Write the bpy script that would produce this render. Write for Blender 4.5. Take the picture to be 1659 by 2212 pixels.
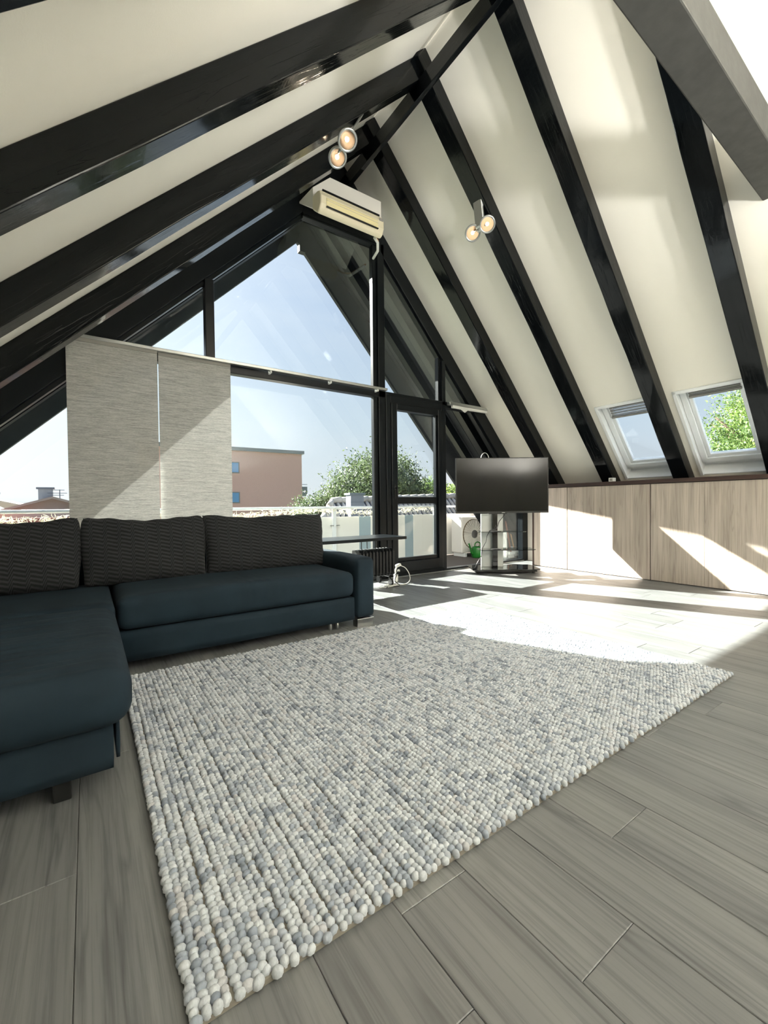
import bpy, math, random
import numpy as np
from mathutils import Matrix, Vector
random.seed(7); rng = np.random.default_rng(7)
for o in list(bpy.data.objects): bpy.data.objects.remove(o)
SC = bpy.context.scene; COL = SC.collection

# ---------------------------------------------------------------- camera
cam_d = bpy.data.cameras.new('camera'); cam = bpy.data.objects.new('camera', cam_d); COL.objects.link(cam)
R_ = Vector((0.8219, -0.5695, -0.0109)); U_ = Vector((0.0191, 0.0084, 0.99978)); F_ = Vector((0.5694, 0.8219, -0.0177))
cam.matrix_world = Matrix(((R_.x, U_.x, -F_.x, 0), (R_.y, U_.y, -F_.y, 0), (R_.z, U_.z, -F_.z, .95), (0, 0, 0, 1)))
cam_d.sensor_fit = 'HORIZONTAL'; cam_d.sensor_width = 36; cam_d.lens = 923.9 / 1659 * 36
cam_d.clip_start = .02; cam_d.clip_end = 500
SC.camera = cam
# ---------------------------------------------------------------- view
SC.view_settings.view_transform = 'Standard'; SC.view_settings.look = 'None'
SC.view_settings.exposure = 1.38; SC.view_settings.gamma = 1.0; SC.view_settings.use_curve_mapping = False
# ---------------------------------------------------------------- sun and sky
SUN = Vector((-.388, .917, .592)).normalized()
sd = bpy.data.lights.new('sun', 'SUN'); sd.energy = 19; sd.angle = math.radians(.6); sd.color = (1, .95, .85)
so = bpy.data.objects.new('sun', sd); COL.objects.link(so); so.rotation_euler = SUN.to_track_quat('Z', 'Y').to_euler(); so.location = SUN * 60
W = bpy.data.worlds.new('sky'); SC.world = W; W.use_nodes = True
nt = W.node_tree; N = nt.nodes; Lk = nt.links
for n in list(N): N.remove(n)
wo = N.new('ShaderNodeOutputWorld'); bg = N.new('ShaderNodeBackground'); tc = N.new('ShaderNodeTexCoord')
nz = N.new('ShaderNodeVectorMath'); nz.operation = 'NORMALIZE'; Lk.new(tc.outputs['Generated'], nz.inputs[0])
sep = N.new('ShaderNodeSeparateXYZ'); Lk.new(nz.outputs[0], sep.inputs[0])
ramp = N.new('ShaderNodeValToRGB'); Lk.new(sep.outputs['Z'], ramp.inputs[0])
ramp.color_ramp.elements[0].position = 0; ramp.color_ramp.elements[0].color = (.30, .30, .27, 1)
ramp.color_ramp.elements[1].position = 1; ramp.color_ramp.elements[1].color = (.30, .45, .82, 1)
for p_, c_ in ((.012, (.92, .95, .97, 1)), (.18, (.74, .85, .95, 1)), (.45, (.50, .64, .88, 1))):
    e = ramp.color_ramp.elements.new(p_); e.color = c_
dt = N.new('ShaderNodeVectorMath'); dt.operation = 'DOT_PRODUCT'; Lk.new(nz.outputs[0], dt.inputs[0]); dt.inputs[1].default_value = SUN
mx = N.new('ShaderNodeMath'); mx.operation = 'MAXIMUM'; Lk.new(dt.outputs['Value'], mx.inputs[0]); mx.inputs[1].default_value = 0
pw = N.new('ShaderNodeMath'); pw.operation = 'POWER'; Lk.new(mx.outputs[0], pw.inputs[0]); pw.inputs[1].default_value = 5
up = N.new('ShaderNodeMapRange'); Lk.new(sep.outputs['Z'], up.inputs[0]); up.inputs[1].default_value = -.01; up.inputs[2].default_value = .02
gl = N.new('ShaderNodeMath'); gl.operation = 'MULTIPLY'; Lk.new(pw.outputs[0], gl.inputs[0]); Lk.new(up.outputs[0], gl.inputs[1])
cl_n = N.new('ShaderNodeTexNoise'); cl_n.inputs['Scale'].default_value = 2.2; cl_n.inputs['Detail'].default_value = 6
cm = N.new('ShaderNodeMapping'); cm.inputs['Scale'].default_value = (1, 1, 4); cm.inputs['Rotation'].default_value = (0, .5, .3)
Lk.new(nz.outputs[0], cm.inputs[0]); Lk.new(cm.outputs[0], cl_n.inputs[0])
cr = N.new('ShaderNodeMapRange'); Lk.new(cl_n.outputs[0], cr.inputs[0]); cr.inputs[1].default_value = .5; cr.inputs[2].default_value = .8; cr.inputs[4].default_value = .35
cg = N.new('ShaderNodeMath'); cg.operation = 'MULTIPLY'; Lk.new(cr.outputs[0], cg.inputs[0]); Lk.new(up.outputs[0], cg.inputs[1])
mixc = N.new('ShaderNodeMix'); mixc.data_type = 'RGBA'; Lk.new(cg.outputs[0], mixc.inputs[0]); Lk.new(ramp.outputs[0], mixc.inputs[6]); mixc.inputs[7].default_value = (.95, .97, 1, 1)
mixg = N.new('ShaderNodeMix'); mixg.data_type = 'RGBA'; mixg.blend_type = 'ADD'; Lk.new(gl.outputs[0], mixg.inputs[0]); Lk.new(mixc.outputs[2], mixg.inputs[6]); mixg.inputs[7].default_value = (.9, .87, .8, 1)
Lk.new(mixg.outputs[2], bg.inputs[0]); bg.inputs[1].default_value = 0.345; Lk.new(bg.outputs[0], wo.inputs[0])

# ================================================================ materials
def S(c):   # sRGB 0..255 -> linear
    return tuple(((v / 255) / 12.92 if v / 255 <= .04045 else ((v / 255 + .055) / 1.055) ** 2.4) for v in c) + (1,)
def new_mat(name):
    m = bpy.data.materials.new(name); m.use_nodes = True; n = m.node_tree.nodes
    b = n['Principled BSDF']; return m, m.node_tree, b
class NB:
    def __init__(s, t): s.t = t
    def n(s, k, **kw):
        x = s.t.nodes.new(k)
        for a, v in kw.items(): setattr(x, a, v)
        return x
    def l(s, a, b): s.t.links.new(a, b)
    def math(s, op, a, b=None, clamp=False):
        x = s.n('ShaderNodeMath', operation=op, use_clamp=clamp)
        for i, v in enumerate((a, b)):
            if v is None: continue
            if isinstance(v, (int, float)): x.inputs[i].default_value = v
            else: s.l(v, x.inputs[i])
        return x.outputs[0]
    def mix(s, f, a, b, mode='MIX'):
        x = s.n('ShaderNodeMix', data_type='RGBA', blend_type=mode)
        for i, v in ((0, f), (6, a), (7, b)):
            if isinstance(v, (int, float)): x.inputs[i].default_value = v
            elif isinstance(v, tuple): x.inputs[i].default_value = v
            else: s.l(v, x.inputs[i])
        return x.outputs[2]
    def noise(s, vec, scale, detail=4, rough=.5, dist=0):
        x = s.n('ShaderNodeTexNoise'); x.inputs['Scale'].default_value = scale; x.inputs['Detail'].default_value = detail
        x.inputs['Roughness'].default_value = rough; x.inputs['Distortion'].default_value = dist
        if vec is not None: s.l(vec, x.inputs['Vector'])
        return x.outputs[0]
    def map(s, vec, scale=(1, 1, 1), loc=(0, 0, 0), rot=(0, 0, 0)):
        x = s.n('ShaderNodeMapping'); x.inputs['Scale'].default_value = scale; x.inputs['Location'].default_value = loc; x.inputs['Rotation'].default_value = rot
        s.l(vec, x.inputs[0]); return x.outputs[0]
    def rng(s, v, a, b, c=0, d=1):
        x = s.n('ShaderNodeMapRange'); s.l(v, x.inputs[0])
        for i, q in enumerate((a, b, c, d)): x.inputs[i + 1].default_value = q
        return x.outputs[0]
    def bump(s, h, bsdf, strength=.3, dist=.01):
        x = s.n('ShaderNodeBump'); x.inputs['Strength'].default_value = strength; x.inputs['Distance'].default_value = dist
        s.l(h, x.inputs['Height']); s.l(x.outputs[0], bsdf.inputs['Normal'])
    def obj(s): return s.n('ShaderNodeTexCoord').outputs['Object']
def plain(name, col, rough=.5, metal=0, noise=0, nscale=30, spec=None, bump=0):
    m, t, b = new_mat(name); b.inputs['Base Color'].default_value = col; b.inputs['Roughness'].default_value = rough; b.inputs['Metallic'].default_value = metal
    if spec is not None: b.inputs['Specular IOR Level'].default_value = spec
    if noise or bump:
        k = NB(t); v = k.noise(k.obj(), nscale, 5)
        if noise: k.l(k.mix(k.rng(v, .3, .7, 0, noise), col, tuple(c * .55 for c in col[:3]) + (1,)), b.inputs['Base Color'])
        if bump: k.bump(v, b, bump, .004)
    return m
def streak_wood(name, c1, c2, c3, axis, fine=90, rough=.45, rnd=True, bumpy=.12):
    """pale board with grain streaks along an axis (0,1,2), a few cathedral figures"""
    m, t, b = new_mat(name); k = NB(t); o = k.obj()
    if rnd:
        oi = k.n('ShaderNodeObjectInfo'); r3 = k.n('ShaderNodeCombineXYZ')
        for i, f in enumerate((7.3, 13.1, 4.7)): k.l(k.math('MULTIPLY', oi.outputs['Random'], f), r3.inputs[i])
        ad = k.n('ShaderNodeVectorMath', operation='ADD'); k.l(o, ad.inputs[0]); k.l(r3.outputs[0], ad.inputs[1]); o = ad.outputs[0]
    sc = [1, 1, 1]; sc[axis] = .022
    fi = k.noise(k.map(o, tuple(fine * q for q in sc)), 1, 6, .65)
    sc2 = [1, 1, 1]; sc2[axis] = .07
    w = k.noise(k.map(o, tuple(7 * q for q in sc2)), 1, 3, .5, .6)
    rings = k.math('FRACT', k.math('MULTIPLY', w, 9.0))
    rings = k.math('ABSOLUTE', k.math('SUBTRACT', k.math('MULTIPLY', rings, 2), 1))
    sc3 = [1, 1, 1]; sc3[axis] = .08
    big = k.noise(k.map(o, tuple(9 * q for q in sc3)), 1, 2)
    base = k.mix(k.rng(big, .35, .65), c1, c2)
    base = k.mix(k.math('MULTIPLY', k.rng(rings, .0, .35, 1, 0), k.rng(big, .40, .62, .0, .55)), base, c3)
    base = k.mix(k.rng(fi, .46, .74, 0, .75), base, c3)
    if rnd: base = k.mix(k.rng(oi.outputs['Random'], 0, 1, 0, .28), base, tuple(q * .62 for q in c1[:3]) + (1,))
    k.l(base, b.inputs['Base Color']); b.inputs['Roughness'].default_value = rough
    k.bump(fi, b, bumpy, .002); return m
def glass_mat(name, tint, refl=.9, rough=0, dirt=.0):
    m, t, b = new_mat(name); k = NB(t); t.nodes.remove(b); out = [n for n in t.nodes if n.type == 'OUTPUT_MATERIAL'][0]
    tr = k.n('ShaderNodeBsdfTransparent'); tr.inputs[0].default_value = tint
    gs = k.n('ShaderNodeBsdfGlossy'); gs.inputs['Roughness'].default_value = rough
    fr = k.n('ShaderNodeFresnel'); fr.inputs['IOR'].default_value = 1.5
    ms = k.n('ShaderNodeMixShader'); k.l(k.math('MULTIPLY', fr.outputs[0], refl), ms.inputs[0]); k.l(tr.outputs[0], ms.inputs[1]); k.l(gs.outputs[0], ms.inputs[2])
    last = ms.outputs[0]
    if dirt:
        df = k.n('ShaderNodeBsdfDiffuse'); df.inputs[0].default_value = (.8, .85, .9, 1)
        m2 = k.n('ShaderNodeMixShader'); k.l(k.rng(k.noise(k.obj(), 1.6, 6, .6), .3, .8, .0, dirt), m2.inputs[0]); k.l(last, m2.inputs[1]); k.l(df.outputs[0], m2.inputs[2]); last = m2.outputs[0]
    k.l(last, out.inputs[0]); return m

M = {}
M['plaster'] = plain('ceiling_plaster', S((252, 248, 236)), .85, bump=.12, nscale=140)
M['white_wall'] = plain('white_wall', S((235, 232, 222)), .8, bump=.1, nscale=120)
def beam_mat():
    m, t, b = new_mat('black_gloss_timber'); k = NB(t); oi = k.n('ShaderNodeObjectInfo')
    o = k.n('ShaderNodeTexCoord').outputs['UV']
    g = k.noise(k.map(o, (6, 160, 1)), 1, 6, .6); saw = k.noise(k.map(o, (70, 7, 1)), 1, 4, .6); lump = k.noise(k.map(o, (9, 14, 1)), 1, 3)
    crk = k.noise(k.map(o, (1.1, 26, 1), rot=(0, 0, .02)), 1, 3, .5, .5)
    crack = k.rng(k.math('ABSOLUTE', k.math('SUBTRACT', crk, .5)), 0, .006, 1, 0)
    k.l(k.mix(k.rng(g, .35, .75), S((9, 12, 14)), S((15, 18, 20))), b.inputs['Base Color'])
    k.l(k.rng(saw, .3, .75, .06, .17), b.inputs['Roughness'])
    h = k.math('ADD', k.math('MULTIPLY', saw, .12), k.math('ADD', k.math('MULTIPLY', lump, .5), k.math('MULTIPLY', crack, -.8)))
    k.bump(k.math('ADD', h, k.math('MULTIPLY', g, .10)), b, .18, .004); b.inputs['Specular IOR Level'].default_value = .26; return m
M['beam'] = beam_mat()
M['frame'] = plain('black_frame_lacquer', S((17, 21, 24)), .28, bump=.06, nscale=60, spec=.25)
M['soffit'] = plain('weathered_soffit', S((38, 42, 45)), .7, noise=.6, nscale=14, bump=.3)
M['glass'] = glass_mat('window_glass', (.94, .975, .985, 1), .38, dirt=.004)
M['skyglass'] = glass_mat('roof_window_glass', (.93, .97, .99, 1), .15)
M['shelfglass'] = glass_mat('shelf_glass', (.80, .90, .88, 1), 1.2)
M['alu'] = plain('aluminium', S((190, 192, 190)), .3, .9)
M['chrome'] = plain('brushed_chrome', S((205, 207, 208)), .28, 1)
M['white_plastic'] = plain('white_plastic', S((236, 236, 230)), .4)
M['cream_plastic'] = plain('yellowed_plastic', S((236, 226, 196)), .42, noise=.08, nscale=6)
M['cream_panel'] = plain('ivory_louvre', S((240, 228, 176)), .45)
M['dark_plastic'] = plain('dark_plastic', S((22, 23, 24)), .35)
M['white_paint'] = plain('white_gloss_paint', S((248, 250, 250)), .3)
M['pleat'] = plain('grey_pleated_blind', S((150, 148, 142)), .8)
M['floor'] = streak_wood('grey_oak_floor', S((121, 123, 122)), S((106, 108, 108)), S((60, 62, 64)), 1, 85, .38)
M['cab'] = streak_wood('pale_oak_front', S((196, 184, 171)), S((172, 161, 149)), S((126, 113, 101)), 2, 70, .5)
M['brown'] = streak_wood('dark_brown_board', S((74, 54, 46)), S((62, 45, 39)), S((42, 30, 27)), 1, 60, .4, rnd=False)
M['subfloor'] = plain('dark_joint', S((52, 48, 44)), .9)
M['black_glass'] = plain('black_glass', S((6, 7, 8)), .03, spec=.6)
M['screen'] = plain('tv_screen', S((9, 10, 11)), .10, spec=.3)
M['rad'] = plain('black_enamel', S((20, 21, 22)), .35)
M['silver_panel'] = plain('silver_panel', S((198, 202, 200)), .4, .35)
M['green'] = plain('green_plastic', S((26, 112, 34)), .35)
M['deck'] = plain('balcony_deck', S((88, 80, 74)), .7, noise=.3, nscale=8)
M['railpaint'] = plain('white_rail', S((236, 238, 238)), .4)
M['balpanel'] = plain('cream_balcony_panel', S((234, 231, 224)), .6)
M['balgrey'] = plain('grey_balcony_strip', S((150, 168, 176)), .6)
M['raffia'] = plain('raffia', S((246, 240, 220)), .8)
M['brick_pink'] = plain('pink_brick_wall', S((214, 176, 162)), .85, noise=.12, nscale=9)
M['roof_edge'] = plain('roof_edge_metal', S((120, 130, 134)), .5)
M['blue_glass'] = plain('far_window', S((110, 160, 205)), .15)
M['tile'] = plain('clay_tile_grey', S((206, 198, 186)), .8, noise=.5, nscale=6)
M['slate'] = plain('slate_cladding', S((140, 146, 156)), .6, noise=.25, nscale=5)
M['slate_and_shade'] = plain('dark_slate_and_shade', S((96, 104, 118)), .6, noise=.25, nscale=5)
M['far_roof'] = plain('far_roof', S((150, 146, 140)), .85, noise=.2, nscale=2)
M['far_wall'] = plain('far_wall', S((186, 180, 172)), .85)
M['far_brick'] = plain('far_brick', S((160, 104, 96)), .85, noise=.2, nscale=2)
M['bark'] = plain('bark', S((86, 72, 58)), .9, noise=.4, nscale=8)
M['ground'] = plain('ground', S((120, 124, 104)), .95, noise=.4, nscale=.5)
M['outroof'] = plain('roof_outside', S((110, 100, 92)), .9)
M['stick'] = plain('broom_stick', S((196, 150, 100)), .5)
M['stick2'] = plain('red_stick', S((150, 84, 62)), .5)
def leaf_mat(name, a, bcol):
    m, t, b = new_mat(name); k = NB(t)
    v = k.noise(k.n('ShaderNodeNewGeometry').outputs['Position'], 1.3, 5, .7)
    c = k.mix(k.rng(v, .35, .65), a, bcol); k.l(c, b.inputs['Base Color']); b.inputs['Roughness'].default_value = .5
    tl = k.n('ShaderNodeBsdfTranslucent'); k.l(c, tl.inputs[0]); ms = k.n('ShaderNodeMixShader'); ms.inputs[0].default_value = .35
    out = [n for n in t.nodes if n.type == 'OUTPUT_MATERIAL'][0]
    k.l(b.outputs[0], ms.inputs[1]); k.l(tl.outputs[0], ms.inputs[2]); k.l(ms.outputs[0], out.inputs[0]); return m
M['leaf'] = leaf_mat('tree_leaf', S((104, 116, 78)), S((58, 76, 52)))
M['leaf2'] = leaf_mat('pale_tree_leaf', S((138, 158, 84)), S((88, 114, 62)))
def fabric_mat():
    m, t, b = new_mat('slate_blue_fabric'); k = NB(t); o = k.obj()
    f = k.noise(o, 900, 2); big = k.noise(o, 5, 3)
    k.l(k.mix(k.rng(big, .3, .7), S((17, 32, 42)), S((25, 42, 53))), b.inputs['Base Color']); b.inputs['Roughness'].default_value = .85
    b.inputs['Specular IOR Level'].default_value = .3
    k.bump(f, b, .25, .001); return m
M['sofa'] = fabric_mat()
def zigzag_mat():
    m, t, b = new_mat('zigzag_weave'); k = NB(t); uv = k.n('ShaderNodeTexCoord').outputs['UV']; s = k.n('ShaderNodeSeparateXYZ'); k.l(uv, s.inputs[0])
    u, v = s.outputs[0], s.outputs[1]
    wob = k.noise(uv, 40, 2)
    fx = k.math('FRACT', k.math('DIVIDE', k.math('ADD', u, k.math('MULTIPLY', wob, .008)), .080))
    tri = k.math('MINIMUM', k.math('DIVIDE', fx, .72), k.math('DIVIDE', k.math('SUBTRACT', 1.0, fx), .28))
    y = k.math('ADD', k.math('ADD', v, k.math('MULTIPLY', tri, .046)), k.math('MULTIPLY', u, -.50))
    ln = k.math('FRACT', k.math('DIVIDE', y, .027))
    ln = k.math('ABSOLUTE', k.math('SUBTRACT', k.math('MULTIPLY', ln, 2), 1))
    nz_ = k.noise(uv, 220, 3)
    a = k.rng(k.math('ADD', ln, k.math('MULTIPLY', nz_, .5)), .55, 1.0)
    k.l(k.mix(a, S((8, 11, 14)), S((42, 44, 47))), b.inputs['Base Color']); b.inputs['Roughness'].default_value = .9
    k.bump(a, b, .5, .003); return m
M['zigzag'] = zigzag_mat()
def wool_mat():
    m, t, b = new_mat('heathered_wool'); k = NB(t); a = k.n('ShaderNodeAttribute', attribute_name='tone'); o = k.n('ShaderNodeNewGeometry').outputs['Position']
    f = k.noise(k.map(o, (260, 90, 260)), 1, 3, .7)
    c = k.mix(k.rng(f, .3, .7, 0, .35), a.outputs['Color'], S((120, 124, 128))); k.l(c, b.inputs['Base Color'])
    b.inputs['Roughness'].default_value = .95; b.inputs['Sheen Weight'].default_value = .2; k.bump(f, b, .4, .002); return m
M['wool'] = wool_mat()
M['rugback'] = plain('rug_backing', S((128, 124, 114)), .95)
def blind_mat():
    m, t, b = new_mat('woven_panel_fabric'); k = NB(t); o = k.n('ShaderNodeNewGeometry').outputs['Position']
    st = k.noise(k.map(o, (9, 1, 260)), 1, 5, .6); fi = k.noise(k.map(o, (60, 1, 700)), 1, 2, .6)
    v = k.math('ADD', k.math('MULTIPLY', st, .6), k.math('MULTIPLY', fi, .4))
    c = k.mix(k.rng(v, .36, .64), S((136, 136, 134)), S((206, 206, 201)))
    t.nodes.remove(b); out = [n for n in t.nodes if n.type == 'OUTPUT_MATERIAL'][0]
    d = k.n('ShaderNodeBsdfDiffuse'); k.l(c, d.inputs[0]); tl = k.n('ShaderNodeBsdfTranslucent'); k.l(c, tl.inputs[0])
    tp = k.n('ShaderNodeBsdfTransparent'); tp.inputs[0].default_value = (.95, .95, .92, 1)
    m1 = k.n('ShaderNodeMixShader'); m1.inputs[0].default_value = .045; k.l(d.outputs[0], m1.inputs[1]); k.l(tl.outputs[0], m1.inputs[2])
    m2 = k.n('ShaderNodeMixShader'); k.l(k.rng(st, .5, .75, .01, .06), m2.inputs[0]); k.l(m1.outputs[0], m2.inputs[1]); k.l(tp.outputs[0], m2.inputs[2])
    k.l(m2.outputs[0], out.inputs[0]); return m
M['blind'] = blind_mat()
def emit(name, col, s):
    m, t, b = new_mat(name); b.inputs['Emission Color'].default_value = col; b.inputs['Emission Strength'].default_value = s; b.inputs['Base Color'].default_value = col; return m
M['bulb'] = emit('halogen_filament', (1, .80, .55, 1), 3)
M['reflector'] = plain('lamp_reflector', S((112, 102, 92)), .3, 1)

# ================================================================ mesh helpers
ROOT = {}      # object name -> world matrix
class MB:
    def __init__(s): s.v = []; s.f = []; s.uv = None; s.sm = False
    def add(s, vs, fs):
        o = len(s.v); s.v += [tuple(p) for p in vs]; s.f += [tuple(i + o for i in f) for f in fs]; return s
    def box(s, x0, x1, y0, y1, z0, z1):
        return s.add([(x0, y0, z0), (x1, y0, z0), (x1, y1, z0), (x0, y1, z0), (x0, y0, z1), (x1, y0, z1), (x1, y1, z1), (x0, y1, z1)],
                     [(0, 3, 2, 1), (4, 5, 6, 7), (0, 1, 5, 4), (1, 2, 6, 5), (2, 3, 7, 6), (3, 0, 4, 7)])
    def hexa(s, p):   # 8 points, bottom ring 0-3, top ring 4-7
        return s.add(p, [(0, 3, 2, 1), (4, 5, 6, 7), (0, 1, 5, 4), (1, 2, 6, 5), (2, 3, 7, 6), (3, 0, 4, 7)])
    def prism(s, poly, y0, y1):   # polygon in XZ extruded along Y
        n = len(poly); vs = [(x, y0, z) for x, z in poly] + [(x, y1, z) for x, z in poly]
        return s.add(vs, [tuple(range(n)), tuple(range(2 * n - 1, n - 1, -1))] + [(i, i + n, (i + 1) % n + n, (i + 1) % n) for i in range(n)])
    def prism_x(s, poly, x0, x1):  # polygon in YZ extruded along X
        n = len(poly); vs = [(x0, y, z) for y, z in poly] + [(x1, y, z) for y, z in poly]
        return s.add(vs, [tuple(range(n - 1, -1, -1)), tuple(range(n, 2 * n))] + [(i, (i + 1) % n, (i + 1) % n + n, i + n) for i in range(n)])
    def tube(s, pts, r, seg=8, cap=True):
        pts = [Vector(p) for p in pts]; n = len(pts); rs = r if isinstance(r, (list, tuple)) else [r] * n
        up = None; vs = []; fs = []
        for i, p in enumerate(pts):
            d = (pts[min(i + 1, n - 1)] - pts[max(i - 1, 0)]).normalized()
            if up is None: up = Vector((0, 0, 1)) if abs(d.z) < .9 else Vector((1, 0, 0))
            a = d.cross(up).normalized(); b = a.cross(d).normalized(); up = b
            for j in range(seg):
                t = 2 * math.pi * j / seg; vs.append(p + (a * math.cos(t) + b * math.sin(t)) * rs[i])
        for i in range(n - 1):
            for j in range(seg): fs.append((i * seg + j, i * seg + (j + 1) % seg, (i + 1) * seg + (j + 1) % seg, (i + 1) * seg + j))
        if cap: fs += [tuple(range(seg - 1, -1, -1)), tuple(range((n - 1) * seg, n * seg))]
        return s.add(vs, fs)
    def lathe(s, prof, c=(0, 0, 0), axis=Vector((0, 0, 1)), seg=24):  # prof [(r,h)]
        q = Vector((0, 0, 1)).rotation_difference(Vector(axis)); vs = []; fs = []
        for r, h in prof:
            for j in range(seg):
                t = 2 * math.pi * j / seg; vs.append(q @ Vector((r * math.cos(t), r * math.sin(t), h)) + Vector(c))
        for i in range(len(prof) - 1):
            for j in range(seg): fs.append((i * seg + j, i * seg + (j + 1) % seg, (i + 1) * seg + (j + 1) % seg, (i + 1) * seg + j))
        return s.add(vs, fs)
    def rbox(s, c, h, r, n=(8, 8, 8), fn=None, mat=None):
        """rounded box: centre c, half sizes h, corner radius r; fn(p local)->p"""
        vs = {}; out = []; fs = []
        hs = [max(h[i] - r, 1e-4) for i in range(3)]
        def put(g):
            if g in vs: return vs[g]
            p = Vector([-1 + 2 * g[i] / n[i] for i in range(3)])
            q = Vector([p[i] * h[i] for i in range(3)])
            inn = Vector([max(-hs[i], min(hs[i], q[i])) for i in range(3)]); d = q - inn
            w = inn + d.normalized() * r if d.length > 1e-9 else q
            if fn: w = fn(w)
            if mat: w = mat @ w
            out.append(w + Vector(c)); vs[g] = len(out) - 1; return vs[g]
        for ax in range(3):
            a, b = (ax + 1) % 3, (ax + 2) % 3
            for side in (0, n[ax]):
                for i in range(n[a]):
                    for j in range(n[b]):
                        q = []
                        for di, dj in ((0, 0), (1, 0), (1, 1), (0, 1)):
                            g = [0, 0, 0]; g[ax] = side; g[a] = i + di; g[b] = j + dj; q.append(put(tuple(g)))
                        fs.append(tuple(q) if side else tuple(reversed(q)))
        return s.add(out, fs)
    def xf(s, m): s.v = [tuple(m @ Vector(p)) for p in s.v]; return s
    def build(s, name, mat, parent=None, smooth=False, bevel=0, seg=2, uvf=None, keep=False):
        me = bpy.data.meshes.new(name); vs = s.v; ob = bpy.data.objects.new(name, me); COL.objects.link(ob)
        if parent is None and not keep:
            a = np.array(vs); base = Vector(((a[:, 0].min() + a[:, 0].max()) / 2, (a[:, 1].min() + a[:, 1].max()) / 2, a[:, 2].min()))
            vs = [tuple(Vector(p) - base) for p in vs]; ob.location = base; ROOT[ob.name] = Matrix.Translation(base)
        elif parent is None: ROOT[ob.name] = Matrix()
        else:
            w = ROOT[parent.name]; inv = w.inverted(); vs = [tuple(inv @ Vector(p)) for p in vs]; ob.parent = parent; ROOT[ob.name] = w
        me.from_pydata(vs, [], s.f); me.materials.append(mat if not isinstance(mat, str) else M[mat])
        if uvf:
            ul = me.uv_layers.new(name='UVMap'); wv = s.v
            for lp in me.loops: ul.data[lp.index].uv = uvf(wv[lp.vertex_index])
        me.update()
        if smooth: me.polygons.foreach_set('use_smooth', [True] * len(me.polygons))
        if bevel:
            bm_ = ob.modifiers.new('bevel', 'BEVEL'); bm_.width = bevel; bm_.segments = seg; bm_.limit_method = 'ANGLE'; bm_.angle_limit = math.radians(40)
        return ob
def tag(o, label, cat, group=None, kind=None):
    o['label'] = label; o['category'] = cat
    if group: o['group'] = group
    if kind: o['kind'] = kind
    return o
def thing(name, loc, label, cat, group=None, rz=0, kind=None):
    o = bpy.data.objects.new(name, None); COL.objects.link(o); o.location = loc; o.rotation_euler = (0, 0, rz); o.empty_display_size = .1
    ROOT[o.name] = Matrix.Translation(Vector(loc)) @ Matrix.Rotation(rz, 4, 'Z'); return tag(o, label, cat, group, kind)

# ================================================================ room geometry constants
GY = 4.466                      # inner face of the glazed gable
GO = 4.56                       # outer face
BY = -3.0                       # back wall
zl = lambda x: 4.98 + .99 * (x - 2.52)
zr = lambda x: 4.93 - 1.103 * (x - 2.6)
XP = 2.538; ZP = zl(XP)
NL = Vector((-.99, 0, 1)).normalized(); NR = Vector((1.103, 0, 1)).normalized()
XL = -1.5; XK = 5.99            # knee walls
RT = .24                        # roof thickness

# ---------------------------------------------------------------- floor with planks
fl_ = MB().box(XL, XK, BY, GO, -.12, -.006).build('floor', 'subfloor'); tag(fl_, 'grey oak plank floor of the attic room', 'floor', kind='structure')
PW = .207; PL = 1.285; meshes = {}
def plank_mesh(w, l):
    key = (round(w, 3), round(l, 3))
    if key in meshes: return meshes[key]
    a, b, c = w / 2 - .0006, l / 2 - .0006, .0016
    v = [(-a, -b, -.006), (a, -b, -.006), (a, b, -.006), (-a, b, -.006), (-a, -b, -.0014), (a, -b, -.0014), (a, b, -.0014), (-a, b, -.0014),
         (-a + c, -b + c, 0), (a - c, -b + c, 0), (a - c, b - c, 0), (-a + c, b - c, 0)]
    f = [(0, 1, 5, 4), (1, 2, 6, 5), (2, 3, 7, 6), (3, 0, 4, 7), (4, 5, 9, 8), (5, 6, 10, 9), (6, 7, 11, 10), (7, 4, 8, 11), (8, 9, 10, 11)]
    me = bpy.data.meshes.new('plank'); me.from_pydata(v, [], f); me.materials.append(M['floor']); meshes[key] = me; return me
winv = ROOT[fl_.name].inverted()
k0 = math.floor((XL - .373) / PW); row = 0
for kx in range(k0, 40):
    x0, x1 = max(XL, .373 + kx * PW), min(XK, .373 + (kx + 1) * PW)
    if x1 - x0 < .02: continue
    off = {2: .465, 1: .783, 3: -.12, 4: .62}.get(kx, random.random() * PL)
    y = off - PL * 4
    while y < GY:
        y0, y1 = max(y, BY), min(y + PL, GY)
        if y1 - y0 > .03:
            o = bpy.data.objects.new('plank', plank_mesh(x1 - x0, y1 - y0)); COL.objects.link(o); o.parent = fl_
            o.location = winv @ Vector(((x0 + x1) / 2, (y0 + y1) / 2, 0))
        y += PL

# ---------------------------------------------------------------- ceilings
def slab(mb, side, xa, xb, y0, y1, t=RT, d0=0):
    z = zl if side < 0 else zr; n = NL if side < 0 else NR
    p = [Vector((xa, y0, z(xa))), Vector((xb, y0, z(xb))), Vector((xb, y1, z(xb))), Vector((xa, y1, z(xa)))]
    mb.hexa([q + n * d0 for q in p] + [q + n * (d0 + t) for q in p])
SKX0, SKX1 = 5.15, 5.93
SKY = [(2.24, 2.865), (1.385, 2.015), (.52, 1.15), (-.34, .29), (-1.2, -.57)]  # last three are unseen roof windows added to let in more daylight
cr_ = MB(); slab(cr_, 1, XP, SKX0, BY - .1, GO); slab(cr_, 1, SKX1, 6.35, BY - .1, GO)
ys = sorted([BY - .1, GO] + [q for s_ in SKY for q in s_])
for i in range(0, len(ys) - 1, 2): slab(cr_, 1, SKX0, SKX1, ys[i], ys[i + 1])
tag(cr_.build('ceiling', 'plaster'), 'cream plastered sloping ceiling with the roof windows', 'ceiling', kind='structure')
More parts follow.
